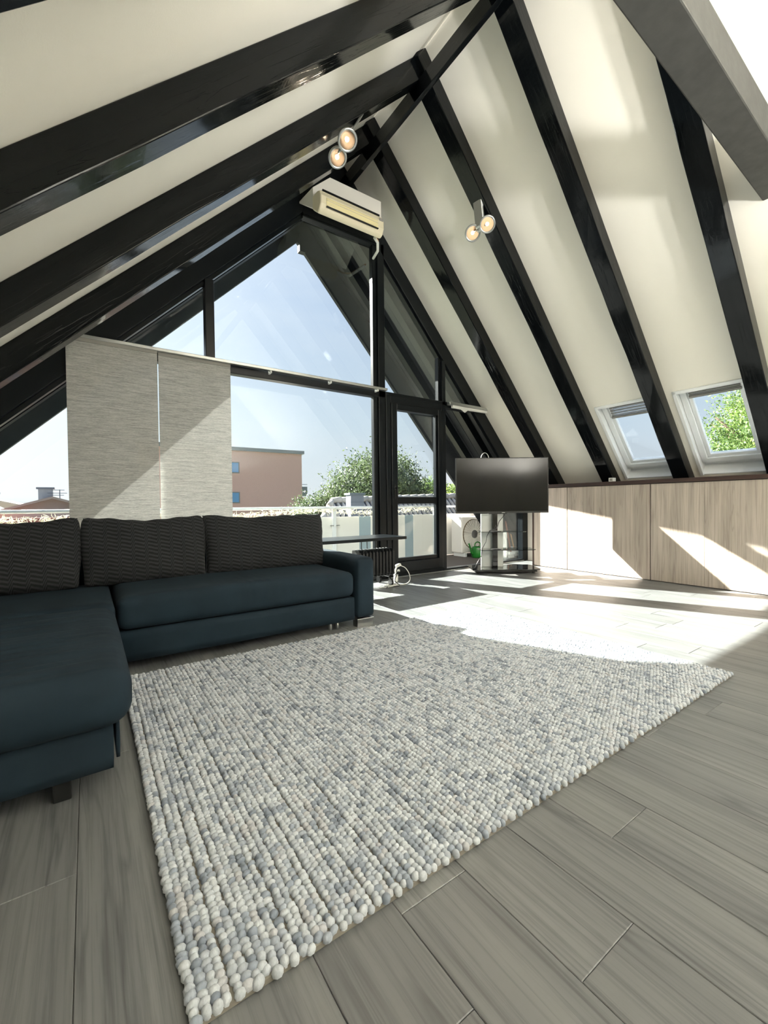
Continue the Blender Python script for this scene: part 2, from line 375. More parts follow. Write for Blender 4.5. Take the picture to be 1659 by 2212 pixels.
cl_ = MB(); slab(cl_, -1, -1.85, XP, BY - .1, GO)
tag(cl_.build('ceiling', 'plaster'), 'cream plastered sloping ceiling above the sofa', 'ceiling', kind='structure')
# knee walls and back wall
tag(MB().box(XK, XK + .1, BY, GO, -.12, zr(XK) + .1).build('wall_right', 'white_wall'), 'low knee wall hidden behind the oak fronts', 'wall', kind='structure')
tag(MB().box(XL - .1, XL, BY, GO, -.12, zl(XL) + .12).build('wall_left', 'white_wall'), 'low knee wall behind the sofa side', 'wall', kind='structure')
tag(MB().prism([(XL, -.12), (XK, -.12), (XK, zr(XK) + .1), (XP, ZP + .1), (XL, zl(XL) + .1)], BY - .1, BY).build('wall_back', 'white_wall'), 'plain white gable wall at the rear of the room', 'wall', kind='structure')

# ---------------------------------------------------------------- rafters
def uv_beam(p): return (p[0] * 1.0, p[1] + p[2] * .7)
def rafter(side, y0, w, d, xa, xb, label):
    z = zl if side < 0 else zr; n = (NL if side < 0 else NR)
    du = Vector((1, 0, .99)).normalized() if side < 0 else Vector((1, 0, -1.103)).normalized()
    a, b = Vector((xa, y0, z(xa))), Vector((xb, y0, z(xb))); L = (b - a).length; seg = 14
    m = MB(); vs = []; fs = []
    for i in range(seg + 1):
        p = a + (b - a) * (i / seg); j = [rng.normal(0, .0022) for _ in range(4)]
        for k_, (dy, dn) in enumerate(((0, .0), (0, -d), (w, -d), (w, .0))):
            q = p + n * dn; q.y += dy
            if dn: q.y += j[k_]; q += n * j[k_ - 1]
            vs.append(q)
    for i in range(seg):
        for k_ in range(4):
            fs.append((i * 4 + k_, i * 4 + (k_ + 1) % 4, (i + 1) * 4 + (k_ + 1) % 4, (i + 1) * 4 + k_))
    fs += [(3, 2, 1, 0), tuple(seg * 4 + q for q in range(4))]
    m.add(vs, fs)
    def uvf(p):
        v = Vector(p) - a; return (v.dot(du), v.y - v.dot(n) * 1.0 + y0 * 3)
    o = m.build('rafter', 'beam', bevel=.006, uvf=uvf)
    return tag(o, label, 'beam', 'black rafters under the ' + ('sofa' if side < 0 else 'window') + ' side of the roof')
for y, t_ in ((3.81, 'glossy black rafter above the sofa, next to the glass gable'), (2.99, 'glossy black rafter above the sofa carrying a twin spotlight'),
              (2.07, 'wide glossy black rafter above the sofa, farthest from the glass gable'), (1.21, 'black rafter above the sofa side, behind the viewpoint')):
    rafter(-1, y, .14, .165, -1.7, XP - .001, t_)
for y, t_ in ((3.76, 'black rafter running down behind the television'), (2.94, 'black rafter carrying a twin spotlight beside the first roof window'),
              (2.08, 'black rafter standing between the two roof windows'), (1.22, 'weathered black rafter half hidden by the grey tie beam'), (.36, 'black rafter beyond the grey tie beam')):
    rafter(1, y, .16, .145, XP + .001, 5.975, t_)
rb_ = MB(); yy = np.linspace(BY, GY, 16); vs = []; fs = []
for y in yy:
    for x, z in ((2.50, 4.745), (2.50, 4.585), (2.545, 4.585), (2.545, 4.745)): vs.append((x + rng.normal(0, .001), y, z + rng.normal(0, .001)))
for i in range(15):
    for k_ in range(4): fs.append((i * 4 + k_, i * 4 + (k_ + 1) % 4, i * 4 + 4 + (k_ + 1) % 4, i * 4 + 4 + k_))
fs += [(0, 1, 2, 3), (63, 62, 61, 60)]; rb_.add(vs, fs)
tag(rb_.build('ridge_beam', 'beam', bevel=.004, uvf=lambda p: (p[1], p[2] + p[0])), 'slim black ridge board running along the roof peak', 'beam')
M['tiebeam'] = plain('weathered_dark_timber', S((70, 70, 66)), .62, noise=.6, nscale=16, bump=.5)
tb = MB(); tb.hexa([(1.0, .835, 3.23), (4.185, .845, 3.18), (4.185, 1.035, 3.18), (1.0, 1.015, 3.23), (1.0, .835, 3.45), (3.98, .845, 3.40), (3.98, 1.035, 3.40), (1.0, 1.015, 3.45)])
tag(tb.build('tie_beam', 'tiebeam', bevel=.008), 'weathered grey tie beam spanning overhead to the ceiling', 'beam')

# ---------------------------------------------------------------- glazed gable
OFF = .28
gw = thing('wall_front', (2.5, GY, 0), 'black timber frame of the glazed gable end', 'wall', kind='structure')
TZ0, TZ1 = 2.30, 2.385
def fr(name, *boxes, mat='frame', bev=.006):
    m = MB()
    for b in boxes: m.box(*b)
    return m.build(name, mat, gw, bevel=bev)
# sloping frame members
m = MB(); m.prism([(-1.5, zl(-1.5)), (-1.5, zl(-1.5) - OFF), (2.04, zl(2.04) - OFF), (2.04, zl(2.04))], GY, GO); m.build('rafter_frame', 'frame', gw, bevel=.006)
m = MB(); m.prism([(3.08, zr(3.08)), (3.08, zr(3.08) - OFF), (5.99, zr(5.99) - OFF), (5.99, zr(5.99))], GY, GO); m.build('rafter_frame', 'frame', gw, bevel=.006)
m = MB(); m.prism([(2.04, zl(2.04)), (2.04, 4.21), (3.08, 4.21), (3.08, zr(3.08)), (XP, ZP)], GY, GO); m.build('apex_shade_panel', 'frame', gw)  # black here paints in the shade of the recess under the peak
# inner rebates (thin steps that catch the light)
m = MB(); m.prism([(-1.5, zl(-1.5) - OFF), (-1.5, zl(-1.5) - OFF - .05), (2.06, zl(2.06) - OFF - .05), (2.06, zl(2.06) - OFF)], GY + .03, GO); m.build('glazing_bead', 'frame', gw, bevel=.003)
m = MB(); m.prism([(3.08, zr(3.08) - OFF), (3.08, zr(3.08) - OFF - .04), (5.7, zr(5.7) - OFF - .04), (5.7, zr(5.7) - OFF)], GY + .03, GO); m.build('glazing_bead', 'frame', gw, bevel=.003)
fr('transom', (-.45, 3.14, GY, GO, TZ0, TZ1)); fr('transom', (3.14, 4.99, GY, GO, TZ0, TZ1))
fr('mullion', (.985, 1.072, GY, GO, TZ1, zl(1.0) - OFF))
fr('mullion', (3.035, 3.135, GY, GO, 0, 4.22)); fr('glazing_bead', (2.975, 3.035, GY + .03, GO, .1, 4.21))
fr('mullion', (4.105, 4.17, GY, GO, 0, zr(4.14) - OFF)); fr('glazing_bead', (4.06, 4.105, GY + .03, GO, TZ1, zr(4.1) - OFF))
fr('bottom_rail', (-1.5, 3.03, GY, GO, 0, .10)); fr('threshold', (4.17, 5.99, GY, GO, 0, .035))
fr('jamb', (5.86, 5.99, GY, GO, .03, zr(5.92) - OFF))
fr('top_rail', (2.04, 3.04, GY + .01, GO, 4.19, 4.25))
fr('threshold_strip', (3.14, 5.86, GY - .03, GY, 0, .012), mat='alu')
GP = GY + .06
def pane(n, poly, label):
    w = thing('window_%d' % n, (poly[0][0], GP, poly[0][1]), label, 'window', kind='structure')
    m = MB(); m.prism(poly, GP, GP + .006); m.build('pane', 'glass', w)
pane(1, [(-.09, TZ1), (.985, TZ1), (.985, zl(.985) - OFF)], 'triangular upper pane above the woven panels')
pane(2, [(1.07, TZ1), (2.98, TZ1), (2.98, 4.21), (2.04, 4.21), (1.07, zl(1.07) - OFF)], 'large upper pane below the air conditioner')
pane(3, [(3.13, TZ1), (4.06, TZ1), (4.06, zr(4.06) - OFF), (3.13, zr(3.13) - OFF)], 'tall slanted pane above the balcony door')
pane(4, [(4.17, TZ1), (4.70, TZ1), (4.17, zr(4.17) - OFF)], 'small triangular pane right of the balcony door head')
pane(5, [(-1.3, .1), (2.98, .1), (2.98, TZ0), (-.18, TZ0), (-1.3, zl(-1.3) - OFF)], 'wide lower pane behind the sofa')
pane(6, [(5.36, .035), (5.86, .035), (5.86, zr(5.86) - OFF), (5.36, zr(5.36) - OFF)], 'narrow pane at the foot of the roof slope behind the television')
fr('sliding_stile', (5.30, 5.36, GY + .02, GO - .01, .035, zr(5.36) - OFF), mat='alu')
# balcony door
d1 = thing('door_1', (3.65, GY, 0), 'black framed glass balcony door with a dark lever handle', 'door', kind='structure')
m = MB(); m.box(3.14, 3.215, GY - .005, GO, .0, 2.34).box(4.085, 4.165, GY - .005, GO, .0, 2.34).box(3.215, 4.085, GY - .005, GO, 2.25, 2.34).box(3.215, 4.085, GY - .005, GO, 0, .06); m.build('door_frame', 'frame', d1, bevel=.005)
m = MB(); m.box(3.215, 3.30, GY - .02, GO - .02, .06, 2.25).box(4.01, 4.085, GY - .02, GO - .02, .06, 2.25).box(3.30, 4.01, GY - .02, GO - .02, 2.17, 2.25).box(3.30, 4.01, GY - .02, GO - .02, .06, .20); m.build('door_leaf', 'frame', d1, bevel=.006)
m = MB(); m.box(3.30, 4.01, GY + .01, GO - .03, .20, .245).box(3.30, 3.325, GY + .01, GO - .03, .245, 2.17).box(3.985, 4.01, GY + .01, GO - .03, .245, 2.17); m.build('glazing_bead', 'frame', d1, bevel=.003)
MB().box(3.325, 3.985, GY + .01, GO - .03, .955, 1.045).build('crossbar', 'frame', d1, bevel=.004)
MB().box(3.30, 4.01, GY + .045, GY + .051, .2, 2.17).build('pane', 'glass', d1)
h = MB(); h.box(3.245, 3.27, GY - .028, GY - .02, 1.02, 1.20); ho = h.build('handle_plate', 'dark_plastic', d1, bevel=.003)
MB().tube([(3.257, GY - .02, 1.16), (3.257, GY - .06, 1.16), (3.257, GY - .07, 1.15), (3.26, GY - .07, 1.05), (3.262, GY - .06, 1.03)], .009, 8).build('lever', 'dark_plastic', ho, smooth=True)

# ---------------------------------------------------------------- roof windows
E1 = Vector((1, 0, -1.103)).normalized(); SLEN = (SKX1 - SKX0) * math.hypot(1, 1.103)
def sk(a, y, d, y0=0):   # a along slope from top, y, outward d
    return Vector((SKX0, y, zr(SKX0))) + E1 * a + NR * d
def skbox(m, a0, a1, y0, y1, d0, d1_):
    m.hexa([sk(a0, y0, d0), sk(a1, y0, d0), sk(a1, y1, d0), sk(a0, y1, d0), sk(a0, y0, d1_), sk(a1, y0, d1_), sk(a1, y1, d1_), sk(a0, y1, d1_)]); return m
for i, (y0, y1) in enumerate(SKY):
    lab = ['white roof window with a folded pleated blind, nearer the television', 'white roof window showing tree leaves', 'white roof window added for daylight beyond the tie beam', 'white roof window added for daylight at the rear of the slope', 'white roof window added for daylight closest to the rear wall'][i]
    w = thing('window_%d' % (10 + i), sk(SLEN, (y0 + y1) / 2, 0), lab, 'window', kind='structure')
    m = MB(); t = .014
    skbox(m, 0, SLEN, y0, y0 + t, -.004, RT); skbox(m, 0, SLEN, y1 - t, y1, -.004, RT); skbox(m, 0, t, y0, y1, -.004, RT); skbox(m, SLEN - t, SLEN, y0, y1, -.004, RT)
    m.build('lining', 'white_paint', w)
    m = MB(); c_ = .035
    skbox(m, -.0, SLEN, y0 - .0, y0 + c_, -.016, -.002); skbox(m, 0, SLEN, y1 - c_, y1, -.016, -.002); skbox(m, 0, c_, y0, y1, -.016, -.002)
    m.build('casing', 'white_paint', w, bevel=.004)
    m = MB(); f_ = .06; A0, A1, Y0, Y1 = .02, SLEN - .10, y0 + .015, y1 - .015
    skbox(m, A0, A1, Y0, Y0 + f_, .10, .17); skbox(m, A0, A1, Y1 - f_, Y1, .10, .17); skbox(m, A0, A0 + f_ + .02, Y0, Y1, .09, .17); skbox(m, A1 - f_, A1, Y0, Y1, .10, .17)
    m.build('window_frame', 'white_paint', w, bevel=.005)
    m = MB(); B0, B1, Q0, Q1 = A0 + .08, A1 - f_, Y0 + f_, Y1 - f_; g_ = .035
    skbox(m, B0, B1, Q0, Q0 + g_, .125, .175); skbox(m, B0, B1, Q1 - g_, Q1, .125, .175); skbox(m, B0, B0 + g_, Q0, Q1, .125, .175); skbox(m, B1 - g_, B1, Q0, Q1, .125, .175)
    sa = m.build('sash', 'white_paint', w, bevel=.004)
    m = MB(); skbox(m, B0 + .03, B1 - .03, Q0 + .03, Q1 - .03, .15, .156); m.build('pane', 'skyglass', sa)
    m = MB(); skbox(m, SLEN - .12, SLEN - .012, y0 + .014, y1 - .014, .17, .19); m.build('sill', 'white_paint', w)
    m = MB(); nb = 7 if i == 0 else 3
    for q in range(nb):
        a = B0 + .02 + q * (.018 if i == 0 else .012); skbox(m, a, a + .008, Q0 + .02, Q1 - .02, .118 if q % 2 else .110, .124)
    skbox(m, B0 + .02 + nb * (.018 if i == 0 else .012), B0 + .045 + nb * (.018 if i == 0 else .012), Q0 + .015, Q1 - .015, .104, .124)
    m.build('pleated_blind', 'pleat', w)

# ---------------------------------------------------------------- air conditioner on its boxed panel
pn = MB(); pb_ = [(1.995, 4.05), (2.86, 4.05), (2.86, 4.455), (2.2, 4.455), (1.995, 4.27)]; pk_ = [(1.995, 4.30), (2.86, 4.30), (2.86, 4.455), (2.2, 4.455), (1.995, 4.32)]
pn.add([(x, 4.12, z) for x, z in pb_] + [(x, GY, z) for x, z in pk_], [(0, 1, 2, 3, 4), (9, 8, 7, 6, 5)] + [(i, i + 5, (i + 1) % 5 + 5, (i + 1) % 5) for i in range(5)])
tag(pn.build('wall_front_box', 'white_wall', bevel=.004), 'cream boxed panel behind the air conditioner', 'wall panel', kind='structure')
ac = thing('air_conditioner', (2.37, 4.10, 3.93), 'yellowed white wall air conditioner below the roof peak', 'air conditioner')
prof = [(4.12, 4.03), (4.00, 3.93), (3.955, 3.945), (3.925, 4.00), (3.925, 4.08), (3.95, 4.135), (4.0, 4.16), (4.12, 4.165)]
m = MB(); m.prism_x(prof, 1.985, 2.765); m.build('housing', 'cream_plastic', ac, bevel=.018, seg=3, smooth=False)
m = MB(); m.prism_x([(3.934, 3.975), (3.921, 4.0), (3.918, 4.06), (3.93, 4.075)], 2.05, 2.68); lv = m.build('louvre', 'cream_panel', ac, bevel=.004)
MB().box(2.05, 2.68, 3.912, 3.93, 3.972, 3.980).build('louvre_gap', 'dark_plastic', lv)
MB().box(2.05, 2.68, 3.914, 3.922, 4.034, 4.040).build('louvre_fold', 'cream_plastic', lv)
m = MB()
for q in range(5): m.box(2.03, 2.73, 3.965 + q * .026, 3.978 + q * .026, 4.158 + (.004 if q else -.005), 4.172)
m.build('intake_grille', 'dark_plastic', ac)
MB().box(2.70, 2.745, 3.919, 3.924, 4.075, 4.105).build('display', 'pleat', ac)
m = MB(); m.tube([(2.74, 4.09, 3.99), (2.80, 4.11, 3.96), (2.86, 4.2, 3.93), (2.95, 4.43, 3.98)], .016, 8); m.build('pipe', 'white_plastic', ac, smooth=True)
m = MB(); m.tube([(2.74, 4.10, 4.02), (2.81, 4.12, 3.99), (2.88, 4.22, 3.96), (2.97, 4.43, 4.01)], .010, 8); m.build('pipe', M['stick'], ac, smooth=True)

# ---------------------------------------------------------------- twin spotlights
def spot(base, n, pts, aim, label, grp):
    t = thing('twin_spotlight', base, label, 'spotlight', grp)
    b = Vector(base); ya = Vector(pts[0]); yb = Vector(pts[1]); mid = (ya + yb) / 2
    m = MB(); d = (yb - ya).normalized(); s_ = d.cross(n).normalized()
    a0 = mid - d * .05; a1 = mid + d * .05; top = b - n * .004; 
    m.hexa([a0 - s_ * .03 - n * -.012, a1 - s_ * .03 - n * -.012, a1 + s_ * .03 - n * -.012, a0 + s_ * .03 - n * -.012] + [q for q in (b - d * .05 - s_ * .03, b + d * .05 - s_ * .03, b + d * .05 + s_ * .03, b - d * .05 + s_ * .03)])
    m.build('mount', 'alu', t, bevel=.004)
    for p in (ya, yb):
        ax = (Vector(aim) - p).normalized(); c = p
        hd = MB().lathe([(.0, -.06), (.04, -.056), (.068, -.02), (.080, .0), (.080, .014), (.066, .014), (.060, .006)], c, ax, 28).build('lamp_head', 'alu', t, smooth=True)
        MB().lathe([(.061, .008), (.05, -.010), (.022, -.034), (.0, -.036)], c, ax, 24).build('reflector', 'reflector', hd, smooth=True)
        MB().lathe([(.0, .006), (.014, .004), (.018, -.008), (.012, -.03), (0, -.032)], c, ax, 14).build('bulb', 'bulb', hd, smooth=True)
        MB().tube([mid + n * .0, (mid + p) / 2 + n * .01, p - ax * .03], .008, 8).build('arm', 'alu', t, smooth=True)
        ld = bpy.data.lights.new('lamp_light', 'SPOT'); ld.energy = 7; ld.color = (1, .82, .6); ld.spot_size = math.radians(80); ld.shadow_soft_size = .05
        lo = bpy.data.objects.new('lamp_light', ld); COL.objects.link(lo); lo.parent = t; inv = ROOT[t.name].inverted()
        lo.matrix_local = inv @ (Matrix.Translation(c + ax * .03) @ ax.to_track_quat('-Z', 'Y').to_matrix().to_4x4())
GRP = 'twin halogen spotlights on the rafters'
xs = 1.80; bL = Vector((xs, 3.06, zl(xs))) - NL * .165
spot(bL, NL, [(1.755, 2.99, 3.855), (1.80, 3.235, 3.90)], (1.6, 1.0, 1.0), 'lit twin halogen spotlight on a rafter above the sofa', GRP)
xs = 3.39; bR = Vector((xs, 3.02, zr(xs))) - NR * .145
spot(bR, NR, [(3.352, 2.963, 3.752), (3.340, 3.15, 3.757)], (1.2, .8, 1.0), 'lit twin halogen spotlight on a rafter above the oak fronts', GRP)

# ---------------------------------------------------------------- blind rails and panels
rl = thing('curtain_rail', (1.5, 4.42, 2.37), 'long pale curtain rail across the glazed gable', 'curtain rail')
MB().box(-.16, 3.12, 4.395, 4.455, 2.375, 2.405).build('rail', 'alu', rl, bevel=.004)
for x in (1.62, 2.33, 2.98): MB().box(x - .008, x + .008, 4.40, 4.466, 2.35, 2.376).build('bracket', 'white_plastic', rl)
rs_ = thing('curtain_rail', (4.58, 4.42, 2.33), 'short pale curtain rail beside the balcony door', 'curtain rail')
MB().box(4.18, 4.985, 4.39, 4.455, 2.335, 2.375).build('rail', 'alu', rs_, bevel=.004); MB().box(4.25, 4.95, 4.40, 4.44, 2.30, 2.334).build('panel_carrier', 'white_plastic', rs_, bevel=.003)
m = MB(); m.prism([(4.42, 2.30), (4.50, 2.26), (4.56, 2.30)], 4.415, 4.425); m.build('pull_tab', 'white_plastic', rs_)
def panel(x0, x1, y, label):
    n = 16; m = MB(); vs = []; fs = []
    for i in range(n + 1):
        x = x0 + (x1 - x0) * i / n
        for j in range(9):
            z = .32 + (2.372 - .32) * j / 8; vs.append((x, y + .004 * math.sin(i * .9 + x0) * (1 - j / 8), z))
    for i in range(n):
        for j in range(8): fs.append((i * 9 + j, (i + 1) * 9 + j, (i + 1) * 9 + j + 1, i * 9 + j + 1))
    m.add(vs, fs); t = thing('panel_curtain', ((x0 + x1) / 2, y, .3), label, 'curtain', 'woven panel curtains behind the sofa')
    m.build('fabric', 'blind', t, smooth=True)
    MB().box(x0, x1, y - .006, y + .006, .30, .322).build('weight_bar', 'alu', t); MB().box(x0, x1, y - .007, y + .007, 2.345, 2.374).build('header', 'pleat', t)
panel(-.125, .548, 4.405, 'grey woven panel curtain hanging below the rafter end')
panel(.560, 1.208, 4.435, 'grey woven panel curtain hanging beside the clear window')

# ---------------------------------------------------------------- low oak fronts and worktop
CX = 5.545
def cab(y0, y1, nd, label):
    t = thing('cabinet', ((CX + XK) / 2, (y0 + y1) / 2, 0), label, 'cabinet', 'oak fronted cabinets under the roof slope')
    MB().box(CX + .022, XK - .01, y0 + .004, y1 - .004, .0, 1.155).build('body', 'brown', t)
    w = (y1 - y0) / nd
    for i in range(nd):
        a, b = y0 + i * w + (.004 if i == 0 else .0012), y0 + (i + 1) * w - (.004 if i == nd - 1 else .0012)
        MB().box(CX, CX + .02, a, b, .008, 1.160).build('door', 'cab', t, bevel=.0015)
    return t
c1 = cab(3.48, 4.03, 1, 'single pale oak cabinet front beside the television')
MB().box(CX - .005, XK - .01, 4.03, 4.052, 0, 1.163).build('side_panel', M['brown'], c1)
cab(2.398, 3.478, 2, 'double pale oak cabinet front below the first roof window')
cab(1.30, 2.396, 2, 'double pale oak cabinet front below the roof window with leaves')
cab(.20, 1.298, 2, 'double pale oak cabinet front beyond the tie beam'); cab(-.90, .198, 2, 'double pale oak cabinet front at the rear of the row')
tag(MB().box(CX - .02, 5.955, -.90, 4.055, 1.166, 1.212).build('worktop', 'brown', bevel=.003), 'long dark brown board topping the oak fronts', 'worktop')
sb = thing('plug_box', (5.60, 2.86, 1.212), 'small white box standing on the brown board', 'box')
MB().box(5.57, 5.63, 2.845, 2.91, 1.212, 1.262).build('case', 'white_plastic', sb, bevel=.004); MB().box(5.567, 5.571, 2.86, 2.895, 1.222, 1.252).build('face', 'pleat', sb)

# ================================================================ corner sofa
sf = thing('corner_sofa', (.4, 3.2, 0), 'dark slate blue fabric corner sofa with a chaise and chrome feet', 'sofa')
def wr(amp, f, seed):
    ph = np.random.default_rng(seed).uniform(0, 6.28, 8)
    return lambda x, y: amp * (math.sin(f * y + ph[0] + 1.2 * math.sin(2.1 * x + ph[1])) + .6 * math.sin(1.9 * f * y + ph[2] + 1.5 * x) + .4 * math.sin(3.3 * f * y + ph[3] - 2 * x))
def bx(name, x0, x1, y0, y1, z0, z1, r, n=(12, 12, 8), fn=None, mat='sofa', parent=None):
    c = ((x0 + x1) / 2, (y0 + y1) / 2, (z0 + z1) / 2); h_ = ((x1 - x0) / 2, (y1 - y0) / 2, (z1 - z0) / 2)
    return MB().rbox(c, h_, r, n, fn).build(name, mat, parent or sf, smooth=True)
bx('base', .08, 1.69, 2.845, 3.80, .055, .236, .012, (6, 6, 4))
def seatfn(p):   # slight crown and gathers near the front middle
    q = p.copy(); q.z += .012 * (1 - (p.x / .82) ** 2) * (1 if p.z > 0 else 0)
    g = math.exp(-((p.x - .0) / .16) ** 2)
    if p.z > -.02: q.z += .0035 * g * math.sin(95 * p.x + 8 * p.y) * max(0, min(1, (-p.y + .25) * 3)); q.y -= .004 * g * math.sin(95 * p.x)
    return q
bx('seat_cushion', .125, 1.685, 2.825, 3.60, .24, .432, .055, (60, 26, 10), seatfn)
bx('corner_seat', -1.1, .115, 2.735, 3.60, .24, .425, .05, (20, 16, 8))
w1 = wr(.0060, 42, 3)
def chfn(p):
    q = p.copy()
    if p.z > .0:
        k_ = max(0, min(1, (.56 - abs(p.y)) * 5)) * max(0, min(1, (.60 - p.x) * 4)) ; q.z += w1(p.x, p.y) * k_ + .010 * (1 - (p.y / .57) ** 2)
    return q
bx('chaise_cushion', -1.1, .112, 1.595, 2.725, .235, .428, .075, (30, 90, 12), chfn)
bx('chaise_base', -1.06, .06, 1.66, 2.84, .085, .25, .012, (5, 5, 4))
bx('chaise_side_panel', .062, .078, 1.70, 2.80, .10, .225, .006, (3, 5, 3))
bx('backrest', -1.1, 1.70, 3.67, 3.84, .10, .60, .05, (20, 8, 10))
def armfn(p):
    q = p.copy(); q.z += .006 * math.cos(p.y * 2.2); return q
bx('armrest', 1.695, 1.862, 2.822, 3.86, .062, .532, .035, (8, 24, 14), armfn)
bx('chaise_armrest', -1.27, -1.105, 2.2, 3.86, .062, .532, .035, (8, 18, 12))
def foot(x0, x1, y0, y1, mat='chrome', sh=.012):
    m = MB(); m.hexa([(x0, y0 + .0, 0), (x1 - sh, y0, 0), (x1 - sh, y1, 0), (x0, y1, 0), (x0, y0 - .002, .062), (x1, y0 - .002, .062), (x1, y1, .062), (x0, y1, .062)]); return m.build('foot', mat, sf, bevel=.002)
foot(1.70, 1.852, 2.83, 2.90); foot(1.70, 1.852, 3.74, 3.80); foot(-1.26, -1.12, 3.74, 3.80, 'chrome'); foot(-1.26, -1.12, 2.24, 2.32)
MB().box(-.11, -.06, 1.72, 1.77, 0, .09).build('foot', 'dark_plastic', sf, bevel=.004); MB().box(-1.0, -.95, 1.72, 1.77, 0, .09).build('foot', 'dark_plastic', sf, bevel=.004)
for x in (1.50, 1.56): MB().lathe([(.0, 0), (.014, 0), (.014, .03), (.009, .055), (0, .055)], (x, 2.90, .0), seg=12).build('caster', 'alu', sf, smooth=True)

def back_cushion(x0, x1, label, seed, tilt=.26):
    g = np.random.default_rng(seed).uniform(-1, 1, 6); w, h_, d = (x1 - x0) / 2, .235, .085
    def fn(p):
        q = p.copy(); u, v = p.x / w, p.z / h_
        e = (1 - abs(u) ** 3.2) * (1 - abs(v) ** 3.2); q.y *= .42 + .72 * max(e, 0) ** .55
        if v > .3: q.z += (-.022 * (1 - abs(u) ** 2.2) + .006 * math.sin(u * 5 + g[0] * 3) + .003 * math.sin(u * 17 + g[1] * 3)) * (v - .3) / .7
        q.x += .010 * math.sin(v * 3 + g[2]) * u
        q.y += .004 * math.sin(9 * u + 4 * v + g[3]) + .003 * math.sin(15 * v - 5 * u)
        return q
    mt = Matrix.Rotation(-tilt, 3, 'X'); c = Vector(((x0 + x1) / 2, 3.50, .648))
    m = MB(); m.rbox((0, 0, 0), (w, d, h_), .035, (46, 10, 26), fn); loc = [Vector(p) for p in m.v]; m.v = [tuple(mt @ p + c) for p in loc]
    uvs = {tuple(q): (p.x, p.z + (.1 if p.y > 0 else 0)) for p, q in zip(loc, m.v)}
    t = thing('back_cushion', (c.x, c.y, .43), label, 'cushion', 'zigzag back cushions on the corner sofa')
    m.build('cover', 'zigzag', t, smooth=True, uvf=lambda p: uvs[tuple(p)])
    e = MB(); pts = []
    for i in range(41):
        u = -1 + 2 * i / 40; p = fn(Vector((u * (w - .006), 0, h_ - .003))); pts.append(mt @ p + c)
    e.tube(pts, .0042, 6); e.build('piping', 'zigzag', t, smooth=True, uvf=lambda p: (p[0], p[2]))
back_cushion(.738, 1.735, 'charcoal zigzag back cushion beside the sofa armrest', 1)
back_cushion(-.038, .735, 'charcoal zigzag back cushion in the middle of three', 2)
back_cushion(-1.02, -.045, 'charcoal zigzag back cushion above the chaise corner', 4)

# ================================================================ rug
RX0, RX1, RY0, RY1 = .135, 2.865, .815, 2.735
rg = thing('rug', (1.5, 1.78, 0), 'chunky grey and cream wool bobble rug in front of the sofa', 'rug')
MB().box(RX0 + .004, RX1 - .004, RY0 + .006, RY1 - .006, .001, .012).build('backing', 'rugback', rg)
px, py = .0190, .0158
def bob():   # one woollen bobble, unit radius
    vs = []; fs = []; seg = 8; rings = [(-.35, .93), (.15, .99), (.58, .82), (.88, .47)]
    for z, r in rings:
        for j in range(seg): t = 2 * math.pi * (j + .5 * z) / seg; vs.append((r * math.cos(t), r * math.sin(t), z))
    vs.append((0, 0, 1.0))
    for i in range(3):
        for j in range(seg): fs.append((i * seg + j, i * seg + (j + 1) % seg, (i + 1) * seg + (j + 1) % seg, (i + 1) * seg + j))
    for j in range(seg): fs.append((24 + j, 24 + (j + 1) % seg, 32))
    return np.array(vs), fs
BV, BF = bob()
P = []
nx = int((RX1 - RX0) / px); ny = int((RY1 - RY0) / py)
for i in range(nx):
    dx = rng.normal(0, .0012); wob = rng.uniform(0, 6)
    for j in range(ny):
        x = RX0 + (i + .5) * px + dx + .0022 * math.sin(j * .05 + wob) + rng.normal(0, .0011); y = RY0 + (j + .5 + .5 * (i % 2)) * py + rng.normal(0, .0016)
        P.append((x, y, rng.uniform(.82, 1.22), rng.uniform(.85, 1.15), rng.uniform(-.5, .5)))
P = np.array(P); n = len(P)
tones = np.array([S(c)[:3] for c in ((232, 231, 224), (222, 222, 216), (208, 209, 206), (192, 195, 195), (172, 177, 180), (148, 154, 159), (216, 211, 203), (228, 228, 222))])
# tones come in runs along the yarn rows
idx = np.zeros(n, int); cur = 0
for q in range(n):
    if rng.random() < .8: cur = rng.choice(8, p=(.17, .17, .15, .13, .11, .07, .08, .12))
    idx[q] = cur
T = tones[idx] * rng.uniform(.9, 1.08, (n, 1)) * np.array([.68, .735, .83])
camx = P[:, :2] @ np.array([F_.x, F_.y]); d2 = P[:, 0] ** 2 + P[:, 1] ** 2 + .9
side = P[:, :2] @ np.array([R_.x, R_.y]); depth = camx + .0168
uu = 829.5 + 923.9 * side / depth; vv = 1106 + 923.9 * .93 / depth
vis = (uu > 0) & (uu < 1659) & (vv < 2230)
order = np.argsort(np.where(vis, d2, 1e9)); near = set(order[:300].tolist())
def place(q):
    x, y, s1, s2, a = P[q]; ca, sa_ = math.cos(a), math.sin(a); v = BV * np.array([.0116 * s1, .0104 * s2, .0115 * s2])
    return np.stack([v[:, 0] * ca - v[:, 1] * sa_ + x, v[:, 0] * sa_ + v[:, 1] * ca + y, v[:, 2] + .0135], 1)
rest = [q for q in range(n) if q not in near]
nv = len(BV); V = np.concatenate([place(q) for q in rest]); C = np.repeat(T[rest], nv, 0)
tri = [f for f in BF if len(f) == 3]; quad = [f for f in BF if len(f) == 4]
